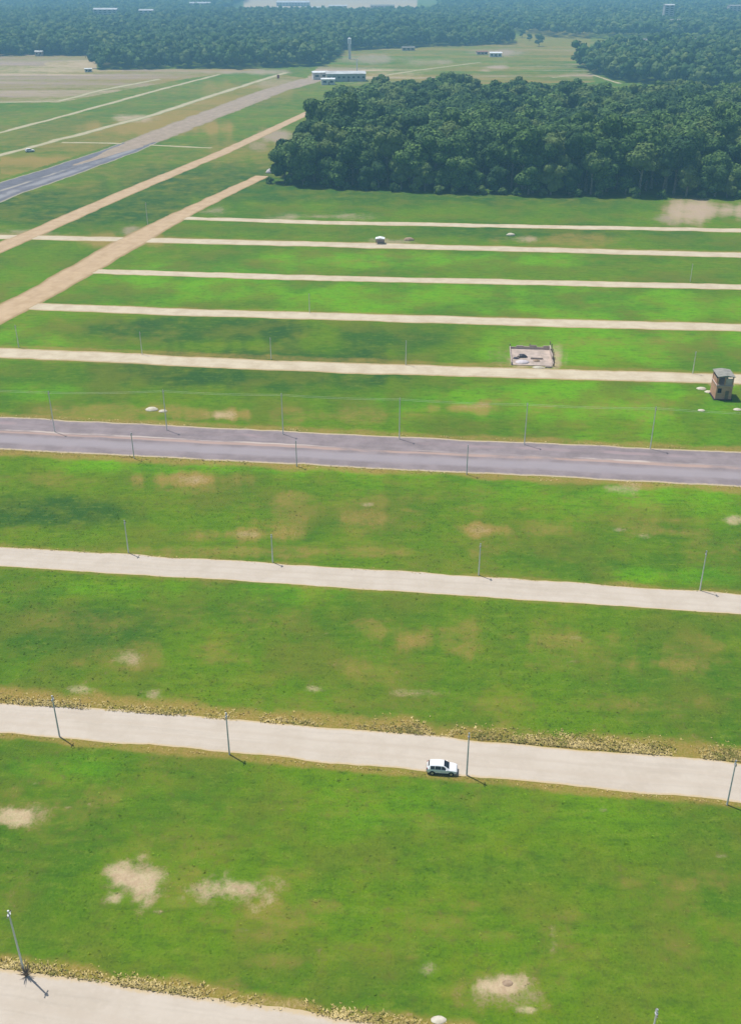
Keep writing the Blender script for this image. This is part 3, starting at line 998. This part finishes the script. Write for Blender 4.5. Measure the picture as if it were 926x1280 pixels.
FAR_HOUSES = [  # photo x, y, distance, width m, depth m, height m, kind
    (50, 13, 2250, 34, 14, 22, 'w'), (195, 17, 2100, 44, 20, 24, 'w'), (236, 17, 2050, 26, 16, 24, 'w'), (291, 6, 2700, 50, 20, 18, 'w'),
    (365, 13, 2560, 46, 18, 12, 'w'), (405, 12, 2640, 58, 20, 10, 'w'), (430, 11, 2700, 44, 20, 12, 'w'), (475, 8, 2800, 60, 20, 10, 'g'), (385, 5, 3100, 90, 30, 9, 'w'),
    (765, 19, 2000, 17, 14, 34, 'w'), (746, 39, 1450, 24, 14, 9, 'g'), (792, 37, 1430, 34, 14, 11, 'g'), (775, 24, 1850, 26, 14, 16, 'g'), (835, 8, 2300, 40, 16, 24, 'g'), (918, 10, 2250, 40, 16, 24, 'w')]


def thin(P_):
    k = np.ones(len(P_), bool)
    for (x, y, d, w, *_r) in FAR_HOUSES:
        cx = (x - 463) / FOC / CP * d * .97
        dx, dy = P_[:, 0] - cx, P_[:, 1] - d
        k &= ~((np.abs(dx) < w * .62 + 5) & (dy > -90) & (dy < 30))
    return P_[k]


p1 = np.concatenate([scatter(W_RIGHT, 10.5, 3.6, 41, 20), scatter(W_LEFT, 10.5, 3.6, 42, 16), scatter(W_FARLEFT, 11, 4, 43, 10)])
p1 = thin(p1)
p1 = p1[np.abs(p1[:, 0]) / p1[:, 1] < .5]
mass('distant_wood', p1, far1, 51, (.7, 1.25), 'hazy blue green woods beyond the fields')
p2 = np.concatenate([scatter(W_BACK, 14, 5, 44, 40), scatter(W_BACKR, 14, 5, 45, 40), scatter(W_BACKC, 13, 4, 46, 20)])
p2 = p2[np.abs(p2[:, 0]) / p2[:, 1] < .47]
p2 = p2[~inpoly(p2[:, 0] + 60 * (fbm(p2[:, 0], p2[:, 1], 90, 3) - .5), p2[:, 1] + 160 * (fbm(p2[:, 0], p2[:, 1], 60, 6) - .5), [(-268, 2400), (104, 2400), (180, 4400), (-480, 4400)])]
p2 = thin(p2)
mass('distant_forest', p2, far2, 52, (.8, 1.2), 'bluish forest fading into haze at the top of the view')

# the few lone trees in the far clearing
v, f, tn = crown(600, 5.4, 2.5, 15, 7, 1, 160, 1.1, .85, True)
me = raw_mesh('crown', v, f)
fattr(me, 'tone', tn)
fattr(me, 'kin', np.full(len(v), .95))
me.materials.append(m_leaf)
lone = None
for (px, py, s, lab) in ((652, 47, .85, 'small lone tree farthest back in the pale far clearing'), (661, 51, .7, 'smallest of the three lone trees in the far clearing'),
                         (673, 58, 1.15, 'largest lone tree, dark and rounded, in the far clearing')):
    if lone is None:
        lone = thing('clearing_tree', lab, 'tree', at(px, py), 0, 'lone trees of the far clearing')
        KIDS.setdefault(lone.name, []).append(link('crown', me, m_leaf, lone))
        trunk_mb(70, 8, .35, 5).build('trunk', m_bark, lone)
        lone.scale = (s, s, s)
    else:
        copy_thing(lone, at(px, py), px, lab, 0, (s, s, s))


# ------------------------------------------------------------------ utility poles
def pole(h, dark=False):
    r = thing('utility_pole', 'x', 'pole', (0, 0), 0, 'utility poles along the roads')
    m = MB()
    m.tube([(0, 0, -.3), (0, 0, h * .5), (0, 0, h)], [.12, .095, .075], 10)
    m.build('shaft', m_concd if dark else m_conc, r)
    m = MB()
    m.box((0, 0, h - .55), (.30, .30, .07)).box((0, 0, h - .55), (.9, .09, .09))
    m.build('crossarm', m_steel, r, .01)
    for sx in (-.38, .38):
        m = MB()
        m.tube([(sx, 0, h - .50), (sx, 0, h - .44), (sx, 0, h - .38), (sx, 0, h - .30)], [.03, .06, .045, .03], 8)
        m.build('insulator', m_porc, r)
    m = MB()
    m.tube([(0, 0, h), (0, 0, h + .05)], [.125, .10], 10)
    m.build('cap', m_steel, r)
    return r


def lean(o, ax, ay):
    o.rotation_euler = (R(ax), R(ay), o.rotation_euler[2])


P65, P75D, P10 = pole(6.6), pole(7.0, True), pole(9.8)
USED = set()


def put(proto, px, label, rz=0.0, lx=0.0, ly=0.0, z=1.0):
    p = at(*px)
    if proto.name in USED:
        o = copy_thing(proto, p, rz, label, 0, (1, 1, z))
    else:
        USED.add(proto.name)
        o = proto
        o.location = (p[0], p[1], 0)
        o.scale = (1, 1, z)
        o['label'] = label
    o.rotation_euler = (R(lx), R(ly), rz)
    return o


road_dir = math.atan2(-.12, 1)
put(P10, (31, 1216), 'tall pale pole with a dry shrub at its foot, beside the nearest sand road', road_dir + 1.57, 0, -1.0, .97)
put(P75D, (75, 921), 'slender grey pole at the left end of the sand road with the car', road_dir + 1.57, 0, 0)
put(P75D, (287, 943), 'slender grey pole between the leftmost pole and the white car on its road', road_dir + 1.57)
put(P75D, (583, 969), 'slender grey pole standing just in front of the parked white car', road_dir + 1.57)
put(P75D, (908, 1006), 'slender grey pole on the road with the car, at the right edge of the photo', road_dir + 1.57, 0, 2.2)
p = at(821, 1262, 6.6)
o = copy_thing(P65, p, 1.5, 'pale pole whose top alone shows at the bottom edge of the photo')
put(P65, (161, 691), 'pale pole on the upper edge of the third sand road, leftmost of its four', 1.5)
put(P65, (341, 703), 'pale pole on the upper edge of the third sand road, second from the left', 1.5, 0, 0, .85)
put(P65, (598, 719), 'pale pole on the upper edge of the third sand road, third from the left', 1.5, 0, 0, .95)
put(P65, (874, 738), 'pale pole on the upper edge of the third sand road, rightmost of its four', 1.5, 0, 1.0, 1.15)
tall = [((-75, 531), None), ((69, 540), 'tall pole carrying the wire at the left end of the near asphalt avenue'), ((209, 538), 'tall wire pole on the avenue beside the two white sand heaps'),
        ((354, 543), 'tall wire pole on the far side of the avenue, third from the left'), ((499, 549), 'tall wire pole near the middle of the avenue far side, fourth from the left'),
        ((655, 556), 'tall wire pole on the far side of the avenue, below the walled building plot'), ((812, 561), 'tall wire pole on the far side of the avenue, below left of the brick house'), ((985, 570), None)]
tops = []
for px, lab in tall:
    p = at(*px)
    tops.append((p[0], p[1], 9.45))
    if lab:
        put(P10, px, lab, 1.5)
put(P75D, (168, 573), 'dark pole on the near edge of the avenue, leftmost of three', 1.5, 0, 0, .85)
put(P75D, (371, 583), 'dark pole on the near edge of the avenue, middle of three', 1.5, 0, 0, .85)
put(P75D, (583, 593), 'dark pole on the near edge of the avenue, rightmost of three', 1.5, 0, 0, .95)
for px, lab, hh in (((24, 434), 'pale pole on the first track beyond the avenue, at the far left end', .95), ((178, 443), 'pale pole on the first track beyond the avenue, second from the left', .95),
                    ((339, 449), 'pale pole on the first track beyond the avenue, third from the left', .9), ((507, 456), 'pale pole on the first track beyond the avenue, left of the walled plot', 1.0),
                    ((865, 467), 'pale pole on the first track beyond the avenue, just left of the brick house', .9), ((387, 391), 'pale pole alone on the second track beyond the avenue', .9),
                    ((862, 352), 'pale pole alone on the third track beyond the avenue, far right', .9), ((185, 281), 'tall pale pole by the tan dirt junction on the left', 1.35)):
    put(P65, px, lab, 1.5, 0, 0, hh)
m = MB()
for off in (-.38, .38):
    for a, b_ in zip(tops[:-1], tops[1:]):
        a, b_ = np.array(a), np.array(b_)
        L = []
        for k in range(9):
            t = k / 8
            q = a + (b_ - a) * t
            L.append((q[0], q[1] + off, q[2] + .04 - 3.2 * t * (1 - t) * .32))
        m.tube(L, .014, 4)
tag(m.build('overhead_wire', m_wire), 'thin pale overhead wire strung from pole to pole along the asphalt avenue', 'wire')

# dry shrub at the foot of the nearest pole
p = at(32, 1219)
r = thing('dry_shrub', 'small bare brown shrub at the foot of the nearest pale pole', 'shrub', (p[0] + .15, p[1] - .1))
m = MB()
g2 = random.Random(4)
for k in range(34):
    a, l, h = g2.uniform(0, 6.28), g2.uniform(.25, .95), g2.uniform(.6, 1.9)
    m.tube([(0, 0, 0), (l * .4 * math.cos(a), l * .4 * math.sin(a), h * .5), (l * math.cos(a), l * math.sin(a), h)], [.055, .04, .02], 4)
m.build('branches', m_timber, r)

# ------------------------------------------------------------------ white car
ST = [  # x, z_bottom, z_belt, z_top, half width belt, half width top
    (-2.06, .50, .78, .86, .74, .66), (-2.00, .36, .90, 1.02, .82, .70), (-1.86, .30, .96, 1.22, .86, .66), (-1.62, .28, .97, 1.53, .88, .60), (-.70, .27, .97, 1.60, .89, .63),
    (.20, .27, .97, 1.57, .89, .62), (.55, .27, .96, 1.36, .89, .66), (1.00, .27, .95, 1.06, .88, .74), (1.55, .28, .90, .99, .87, .74), (1.92, .32, .80, .89, .83, .68), (2.08, .46, .66, .72, .74, .60)]


def ring(s):
    x, zb, zl, zt, w, wt = s
    half = [(w * .90, zb), (w, zb + (zl - zb) * .35), (w * .995, zl), (wt + .03, zt - .07), (wt - .08, zt)]
    return [(x, q, z) for q, z in half] + [(x, -q, z) for q, z in reversed(half)]


car = thing('parked_car', 'white car facing right, pulled over on the sand road beside a slender pole', 'car', at(552, 964), math.atan2(-.10, 1))
m = MB()
rings = [ring(s) for s in ST]
vs = [p for q in rings for p in q]
fs = []
for a in range(len(rings) - 1):
    for k in range(10):
        k2 = (k + 1) % 10
        fs.append((a * 10 + k, a * 10 + k2, (a + 1) * 10 + k2, (a + 1) * 10 + k))
fs += [tuple(range(9, -1, -1)), tuple((len(rings) - 1) * 10 + k for k in range(10))]
m.add(vs, fs)
body = m.build('body', m_white, car, .03, True)


def at_st(x):
    for a, b_ in zip(ST[:-1], ST[1:]):
        if a[0] <= x <= b_[0]:
            t = (x - a[0]) / (b_[0] - a[0])
            return tuple(p + (q - p) * t for p, q in zip(a, b_))


def side_pt(x, t, sgn):
    s = at_st(x)
    p0, p1 = np.array((s[4] * .995, s[2])), np.array((s[5] + .03, s[3] - .07))
    q = p0 + (p1 - p0) * t
    return (x, sgn * (q[0] + .015), q[1] + .004)


for sgn in (1, -1):
    for xs in ((-1.55, -1.2, -.98), (-.92, -.5, -.10), (-.04, .25, .62)):
        m = MB()
        lo = [side_pt(x, .10, sgn) for x in xs]
        hi = [side_pt(x if x < .5 else .42, .90, sgn) for x in xs]
        vs = lo + hi
        q = [(0, 1, 4, 3), (1, 2, 5, 4)]
        m.add(vs, q if sgn < 0 else [tuple(reversed(f)) for f in q])
        m.build('side_window', m_glass, car)


def top_quad(x0, x1, sh, name):
    m = MB()
    a, b_ = at_st(x0), at_st(x1)
    dz = .02
    m.add([(x0, -(a[5] - .10) * sh, a[3] + dz), (x1, -(b_[5] - .08) * sh, b_[3] + dz), (x1, (b_[5] - .08) * sh, b_[3] + dz), (x0, (a[5] - .10) * sh, a[3] + dz)], [(0, 1, 2, 3)])
    m.build(name, m_glass, car)


m = MB()
xs = (.26, .55, .97)
vs = []
for x in xs:
    s = at_st(x)
    vs += [(x + .012, -(s[5] - .06), s[3] + .018), (x + .012, (s[5] - .06), s[3] + .018)]
m.add(vs, [(0, 2, 3, 1), (2, 4, 5, 3)]).build('windscreen', m_glass, car)
m = MB()
vs = []
for x in (-1.88, -1.66):
    s = at_st(x)
    vs += [(x - .015, -(s[5] - .08), s[3] + .014), (x - .015, (s[5] - .08), s[3] + .014)]
m.add(vs, [(0, 2, 3, 1)]).build('rear_window', m_glass, car)
for wx_ in (-1.28, 1.28):
    for sgn in (1, -1):
        m = MB()
        c = (wx_, sgn * .78, .33)
        m.tube([(wx_, sgn * .70, .33), (wx_, sgn * .72, .33), (wx_, sgn * .90, .33), (wx_, sgn * .915, .33)], [.30, .335, .335, .30], 20)
        wh_ = m.build('wheel', m_rub, car, 0, False)
        m = MB()
        m.tube([(wx_, sgn * .90, .33), (wx_, sgn * .925, .33)], [.21, .19], 14)
        rm = m.build('rim', m_rim, wh_)
        m = MB()
        n_ = 12
        P_ = []
        for k in range(n_ + 1):
            t = math.pi * k / n_
            P_.append((wx_ + .40 * math.cos(t), .33 + .40 * math.sin(t)))
        Q_ = [(wx_ + .345 * math.cos(math.pi * k / n_), .33 + .345 * math.sin(math.pi * k / n_)) for k in range(n_ + 1)]
        m.prism(P_ + Q_[::-1], sgn * .86, sgn * .905)
        m.build('wheel_arch', m_plast, car)
for sgn in (1, -1):
    m = MB()
    m.box((0, sgn * .885, .33), (1.75, .05, .14))
    m.build('sill', m_plast, car, .01)
    m = MB()
    m.box((1.94, sgn * .60, .74), (.22, .30, .13), sgn * -.35)
    m.build('headlight', m_lamp, car, .02)
    m = MB()
    m.box((-2.00, sgn * .70, .92), (.12, .20, .26))
    m.build('tail_light', m_tail, car, .02)
    m = MB()
    m.box((.62, sgn * .98, 1.04), (.12, .18, .13))
    m.build('mirror', m_white, car, .02)
m = MB()
m.box((2.06, 0, .46), (.12, 1.40, .18))
m.build('front_bumper', m_plast, car, .02)
m = MB()
m.box((-2.06, 0, .46), (.12, 1.44, .20))
m.build('rear_bumper', m_plast, car, .02)
car.scale = (.95, .95, .95)
copy_thing(car, at(38, 190), .5, 'tiny white car by the pale track in the far left field', 0, (1.2, 1.2, 1.2))

# ------------------------------------------------------------------ heaps
def heap(name, label, px, rx, ry, h, mat, seed, rz=0.0, cat='heap', group=None):
    g = np.random.default_rng(seed)
    v, f = ICO[3]
    keep_ = v.copy()
    n_ = 1 + .28 * (fbm(v[:, 0] * 3 + seed, v[:, 1] * 3 + v[:, 2] * 2, 1.0, seed) - .5) + g.uniform(-.04, .04, len(v))
    z = np.where(v[:, 2] > 0, v[:, 2] ** 1.25, v[:, 2] * .05)
    rx, ry, h = rx * .8, ry * .8, h * .7
    V = np.stack([keep_[:, 0] * rx * n_, keep_[:, 1] * ry * n_, np.sign(z) * np.abs(z) * h * n_], 1)
    me = raw_mesh(name, V, f, True)
    p = at(*px) if len(px) == 2 else px[:2]
    return tag(link(name, me, mat, None, (float(p[0]), float(p[1]), 0), rz), label, cat, group)


heap('sand_heap', 'larger white sand heap left of the second wire pole behind the avenue', (190, 512), 1.9, 1.5, .8, m_sandp, 1)
heap('sand_heap', 'smaller white sand heap nearest the second wire pole behind the avenue', (204, 514), 1.3, 1.0, .5, m_sandp, 2)
heap('sand_heap', 'pale heap in the grass above left of the brick house', (876, 486), 1.5, 1.2, .6, m_sandp, 3)
heap('sand_heap', 'low pale heap close to the left wall of the brick house', (885, 490), 1.3, 1.0, .5, m_sandp, 4)
heap('sand_heap', 'low pale heap in the grass below left of the brick house', (876, 513), 1.1, .8, .35, m_sandp, 5)
heap('sand_heap', 'pale heap below right of the brick house at the photo edge', (921, 512), 1.2, 1.0, .4, m_sandp, 6)
heap('earth_mound', 'pale earth mound right of the small white shelter', (511, 300), 2.6, 2.0, 1.5, m_dirtp, 7)
heap('earth_mound', 'low earth lump in the middle of the bare patch near the bottom', (634, 1229), .7, .5, .10, m_dirtp, 8)
heap('earth_mound', 'pale earth mound beside the bare strip in front of the near wood', (638, 294), 2.2, 1.6, 1.2, m_sandp, 9)
heap('earth_mound', 'pale rounded mound at the left corner of the near wood', (338, 216), 3.0, 2.4, 3.0, m_lav, 10)
heap('sand_heap', 'small pale heap on the bottom verge right of the nearest sand road', (548, 1275), 1.0, .6, .18, m_sandp, 11)

# ------------------------------------------------------------------ walled building plot
c = at(664, 452)
rz0 = math.atan2(-.085, 1)
plot = thing('building_plot', 'unfinished walled plot of pale blocks with a pinkish cement floor, open to the track', 'building site', c, rz0)
W2, D0, D1 = 5.4, -3.2, 9.5
MB().box((0, (D0 + D1) / 2, .08), (2 * W2, D1 - D0, .16)).build('floor', m_slab, plot)
m = MB()
for k, hh in enumerate((.7, 1.1, .9, 1.3, .8, 1.2)):
    m.box((-W2 - .1 + (k + .5) * 1.83, D1 + .1, hh / 2), (1.82, .2, hh))
m.build('back_wall', m_block, plot)
m = MB()
m.prism([(-W2 - .1, 0), (-W2 + .1, 0), (-W2 + .1, .9), (-W2 - .1, .9)], D0, D1 - .02)
m.build('left_wall', m_block, plot)
m = MB()
for k, (y0, y1, h) in enumerate(((D0, 0, .8), (0.02, 3.2, 1.6), (3.22, 6.4, 1.1), (6.42, D1 - .02, 1.5))):
    m.box((W2, (y0 + y1) / 2, h / 2), (.2, y1 - y0, h))
m.build('right_wall', m_block, plot)
for (x_, y_, h_) in ((W2 + .22, D0, 2.6), (W2 + .22, 0, 2.9), (W2 + .22, 3.2, 2.7), (W2 + .22, 6.4, 3.0), (W2 + .1, D1 + .32, 2.4), (-W2, D1 + .32, 1.4), (0, D1 + .32, 1.6)):
    MB().box((x_, y_, h_ / 2), (.24, .24, h_)).build('post', m_timber, plot)
MB().box((-2.6, 3.6, .5), (1.6, .18, .7)).box((-3.3, 2.6, .5), (.18, 1.9, .7)).box((1.4, 1.5, .4), (3.2, .16, .5)).box((2.9, 3.2, .4), (.16, 3.2, .5)).build('inner_wall', m_block, plot)


def in_plot(x, y):
    co, si = math.cos(rz0), math.sin(rz0)
    return (c[0] + x * co - y * si, c[1] + x * si + y * co, 0)


o = heap('tarp_heap', 'black tarpaulin covered heap inside the walled plot', in_plot(-2.3, 3.0), 1.7, 1.1, 1.1, m_tarp, 12, rz0)
o.location.z = .16
o = heap('tarp_heap', 'flatter dark covered heap at the left inside the walled plot', in_plot(-4.1, 1.7), 1.0, .8, .5, m_tarp, 13, rz0)
o.location.z = .16
o = heap('sand_heap', 'lavender grey sand heap at the front left of the walled plot', in_plot(-2.5, -1.2), 2.4, 1.5, .9, m_lav, 14, rz0)
o.location.z = .12
o = heap('earth_mound', 'small brown earth heap at the centre of the walled plot', in_plot(1.3, .1), 1.2, .8, .6, m_dirtp, 15, rz0)
o.location.z = .16
heap('sand_heap', 'white sand heap spilling from the walled plot onto the track', in_plot(1.6, -4.6), 2.2, 1.0, .55, m_sandp, 16, rz0)
g3 = random.Random(6)
m = MB()
for k in range(26):
    m.box((g3.uniform(-.9, .9), g3.uniform(-.5, .5), .09 + .18 * g3.choice((0, 0, 1))), (.38, .18, .18), g3.uniform(-.4, .4))
q = in_plot(4.3, -4.1)
tag(m.build('block_pile', m_block, None, 0, False, q, rz0), 'loose pile of pale blocks by the right wall corner of the walled plot', 'block pile')

# ------------------------------------------------------------------ two storey brick house
b0 = at(903.5, 500)
house = thing('brick_house', 'narrow unfinished two storey brick house with a grey roof beside the track', 'house', (b0[0], b0[1] + 2.6), math.atan2(-.06, 1))
hw, hd = 1.9, 2.5
m = MB()
m.box((0, -hd + .09, 1.75), (2 * hw, .18, 3.5)).box((0, hd - .09, 1.75), (2 * hw, .18, 3.5))
m.box((-hw + .09, 0, 1.75), (.18, 2 * hd - .37, 3.5)).box((hw - .09, 0, 1.75), (.18, 2 * hd - .37, 3.5))
m.build('ground_floor_wall', m_brick, house)
MB().box((0, 0, 3.61), (2 * hw + .2, 2 * hd + .2, .2)).build('floor_slab', m_plaster, house)
MB().box((0, 0, .08), (2 * hw + .7, 2 * hd + .7, .16)).build('base_shadow', m_dark, house)  # dark slab stands in for the shadow at the foot of the walls
for sx in (-1, 1):
    for sy in (-1, 1):
        MB().box((sx * (hw - .15), sy * (hd - .15), 4.76), (.26, .26, 2.1)).build('column', m_brick, house)
MB().box((-.1, -hd + .15, 4.76), (.26, .26, 2.1)).build('column', m_brick, house)
MB().box((hw - 1.05, -hd + .16, 4.55), (1.5, .12, 1.67)).build('front_panel', m_plaster, house)
MB().box((0, hd - .15, 4.76), (2 * hw - .6, .14, 2.1)).build('upper_back_wall', m_plaster, house)
MB().box((-hw + .14, .3, 4.35), (.12, 3.4, 1.28)).build('upper_side_wall', m_brick, house)
for wx_, ww in ((-1.1, .9),):
    w_ = MB().box((wx_, -hd - .003, 2.35), (ww, .05, 1.15)).build('window_opening', m_dark, house)
    MB().box((wx_, -hd - .05, 1.74), (ww + .2, .12, .06)).build('sill', m_plaster, w_)
dr = MB().box((.75, -hd - .003, 1.25), (.85, .05, 2.1)).build('door', m_timber, house)
MB().box((1.05, -hd - .05, 1.2), (.05, .06, .14)).build('handle', m_steel, dr)
m = MB()
m.prism([(-hw - .2, 5.83), (hw + .2, 5.83), (hw + .2, 5.93), (.0, 6.25), (-hw - .2, 5.93)], -hd - .2, hd + .2)
m.build('roof', m_roofg, house)

# ------------------------------------------------------------------ small white shelter
p = at(475, 305)
sh = thing('shelter', 'small open shelter with a bright white sheet roof beside the fourth track', 'shelter', (p[0], p[1] + 1), -.06)
m = MB()
m.prism([(-2.2, 2.35), (2.2, 2.35), (2.2, 2.45), (0, 2.95), (-2.2, 2.45)], -1.9, 1.9)
m.build('roof', m_roofw, sh)
sh.scale = (.8, .8, .8)
for sx in (-1.9, 1.9):
    for sy in (-1.6, 1.6):
        MB().box((sx, sy, 1.17), (.14, .14, 2.34)).build('post', m_timber, sh)
MB().box((0, 1.62, .8), (3.6, .1, 1.6)).build('back_panel', m_plaster, sh)

# ------------------------------------------------------------------ far buildings
def gable_house(name, label, xy, w, d_, h, rz, wall, roof, nwin=4, pitch=.12, cat='building', group=None):
    r = thing(name, label, cat, xy, rz, group)
    MB().box((0, 0, h / 2), (w, d_, h)).build('wall', wall, r)
    o_ = .4
    m = MB()
    m.prism([(-d_ / 2 - o_, h - .02), (d_ / 2 + o_, h - .02), (d_ / 2 + o_, h + .15), (0, h + .15 + d_ * pitch), (-d_ / 2 - o_, h + .15)], -w / 2 - o_, w / 2 + o_)
    m.build('roof', roof, r, 0, False, (0, 0, 0), math.pi / 2)
    rows = max(1, int(h // 3.4))
    for k in range(nwin):
        for q in range(rows):
            x_ = -w / 2 + w * (k + .5) / nwin
            zc = h * (q + .55) / rows
            f_ = MB().box((x_, -d_ / 2 - .03, zc), (w / nwin * .5, .10, min(1.6, h / rows * .45))).build('window', m_dark, r)
    MB().box((w * .06, -d_ / 2 - .04, 1.1), (1.2, .1, 2.2)).build('door', m_timber, r)
    return r


gable_house('long_building', 'long low white roofed building at the end of the far dirt road', at(432, 101), 36, 15, 6.5, .10, m_walld, m_roofd, 8)
gable_house('white_hut', 'small white hut in front of the long white building', at(410, 105.5), 12, 7, 4.5, .1, m_wall, m_roofw, 2)
gable_house('white_hut', 'white hut at the left end of the long white building', at(400, 99), 14, 9, 6, .2, m_wall, m_roofw, 2)
gable_house('field_house', 'pale roofed house alone in the middle of the far clearing', at(619, 71), 14, 9, 4.2, -.05, m_wall, m_roofw, 3)
gable_house('field_shed', 'low brownish red shed left of the lone clearing house', at(602, 68), 13, 7, 3, .1, m_plaster, m_roofr, 3)
gable_house('white_hut', 'tiny white hut at the corner of the left distant wood', at(111, 90), 7, 4, 3, .3, m_wall, m_roofw, 2)
gable_house('field_shed', 'small pinkish shed at the foot of the far left wood', at(50, 70), 9, 6, 5, 0, m_plaster, m_roofw, 2)
gable_house('field_shed', 'pale shed on the left edge of the right distant wood', at(731, 66), 12, 6, 3.5, .0, m_wall, m_roofw, 2)
gable_house('field_shed', 'pale shed on the far side of the clearing, left of the lone house', at(510, 63), 16, 7, 3.5, .1, m_plaster, m_roofg, 3)
words = ['farthest left', 'on the left, larger of two white ones', 'on the left, smaller of two white ones', 'just left of the bare pale yard', 'at the left front of the bare pale yard',
         'in the front middle of the bare pale yard', 'in front of the bare pale yard, right of its middle', 'at the right end of the bare pale yard', 'very wide, at the back of the bare pale yard',
         'tall and white like a tower, on the right', 'low and grey at the top of the green clearing', 'low and grey right of the green clearing', 'grey and wide below the tall white block', 'grey among trees on the upper right', 'white at the upper right corner']
for (x, y, d_, w, dp, h, k), wd in zip(FAR_HOUSES, words):
    cx = (x - 463) / FOC / CP * d_ * .97
    gable_house('distant_building', f'hazy distant building {wd}', (cx, d_), w, dp, h, 0, m_walld if k == 'w' else m_block, m_roofd if k == 'w' else m_roofg, max(2, int(w // 8)), .12, 'building', 'far buildings in the hazy forest')

# water tower
p = at(437, 74)
r = thing('water_tower', 'slim white water tower rising before the dark distant wood', 'water tower', p)
m = MB()
m.tube([(0, 0, 0), (0, 0, 15.5)], [1.5, 1.45], 16)
m.build('shaft', m_roofw, r, 0, False)
m = MB()
m.tube([(0, 0, 15.5), (0, 0, 16.2), (0, 0, 21.5), (0, 0, 22.3)], [1.45, 2.1, 2.1, .8], 16)
m.build('tank', m_roofw, r)
m = MB()
for sx in (-.25, .25):
    m.tube([(sx, -1.65, .5), (sx, -2.2, 16), (sx, -2.2, 22)], .05, 5)
for k in range(20):
    m.box((0, -1.66 - .52 * min(1, k / 15), 1 + k), (.5, .05, .05))
m.build('ladder', m_steel, r)
# white gate post and red panel
p = at(446, 96)
r = thing('white_mast', 'thin white mast above the right end of the long white building', 'mast', (p[0], p[1] + 14))
m = MB()
m.tube([(0, 0, 0), (0, 0, 14)], [.55, .40], 10)
m.build('shaft', m_roofw, r)
MB().box((0, 0, 14.2), (2.4, .5, .5)).build('head', m_roofw, r, .05)
p = at(348, 100)
r = thing('red_sign', 'small dark red upright panel beside the far dirt road', 'sign', p)
MB().box((0, 0, 3.0), (2.2, .15, 3.2)).build('panel', m_red, r)
for sx in (-.8, .8):
    MB().box((sx, .16, 1.6), (.15, .15, 3.2)).build('post', m_timber, r)

# ------------------------------------------------------------------ haze
m = bpy.data.materials.new('haze_air')
m.use_nodes = True
nt = m.node_tree
nt.nodes.clear()
out = nt.nodes.new('ShaderNodeOutputMaterial')
pv = nt.nodes.new('ShaderNodeVolumePrincipled')
pv.inputs['Color'].default_value = (0.33, 0.68, 1.0, 1)
pv.inputs['Density'].default_value = 0.00027
pv.inputs['Anisotropy'].default_value = 0.0
nt.links.new(pv.outputs[0], out.inputs['Volume'])
o = MB().box((0, 0, (110 - 1.0) / 2), (14400, 14400, 111)).build('haze', m)
tag(o, kind='stuff')

# ------------------------------------------------------------------ light, sky, camera
SUN_EL, SUN_AZ = R(67), R(-52)                  # azimuth from +Y towards +X
sd = np.array([math.sin(SUN_AZ) * math.cos(SUN_EL), math.cos(SUN_AZ) * math.cos(SUN_EL), math.sin(SUN_EL)])
L = bpy.data.lights.new('sun', 'SUN')
L.energy = 4.0
L.angle = R(0.53)
L.color = (1.0, 0.96, 0.89)
so = bpy.data.objects.new('sun', L)
C.objects.link(so)
from mathutils import Vector
so.rotation_euler = Vector(sd).to_track_quat('Z', 'Y').to_euler()
so.location = (0, 0, 300)

w = bpy.data.worlds.new('World')
bpy.context.scene.world = w
w.use_nodes = True
nt = w.node_tree
nt.nodes.clear()
out = nt.nodes.new('ShaderNodeOutputWorld')
bg = nt.nodes.new('ShaderNodeBackground')
sky = nt.nodes.new('ShaderNodeTexSky')
sky.sky_type = 'NISHITA'
sky.sun_disc = False
sky.sun_elevation = SUN_EL
sky.sun_rotation = SUN_AZ
bg.inputs['Strength'].default_value = 0.09
nt.links.new(sky.outputs[0], bg.inputs[0])
nt.links.new(bg.outputs[0], out.inputs[0])

cam = bpy.data.cameras.new('camera')
cam.sensor_fit = 'VERTICAL'
cam.sensor_height = 36
cam.lens = FOC / PH * 36
cam.clip_start = 0.5
cam.clip_end = 20000
co = bpy.data.objects.new('camera', cam)
C.objects.link(co)
co.location = (0, 0, CAM_H)
co.rotation_euler = (math.pi / 2 - PITCH, 0, 0)
sc = bpy.context.scene
sc.camera = co
sc.view_settings.view_transform = 'Standard'
sc.view_settings.look = 'None'
sc.view_settings.gamma = 1
sc.view_settings.use_curve_mapping = False
sc.view_settings.exposure = 0.38
sc.render.engine = 'CYCLES'
sc.cycles.use_denoising = True
sc.cycles.max_bounces = 6
sc.cycles.volume_bounces = 1
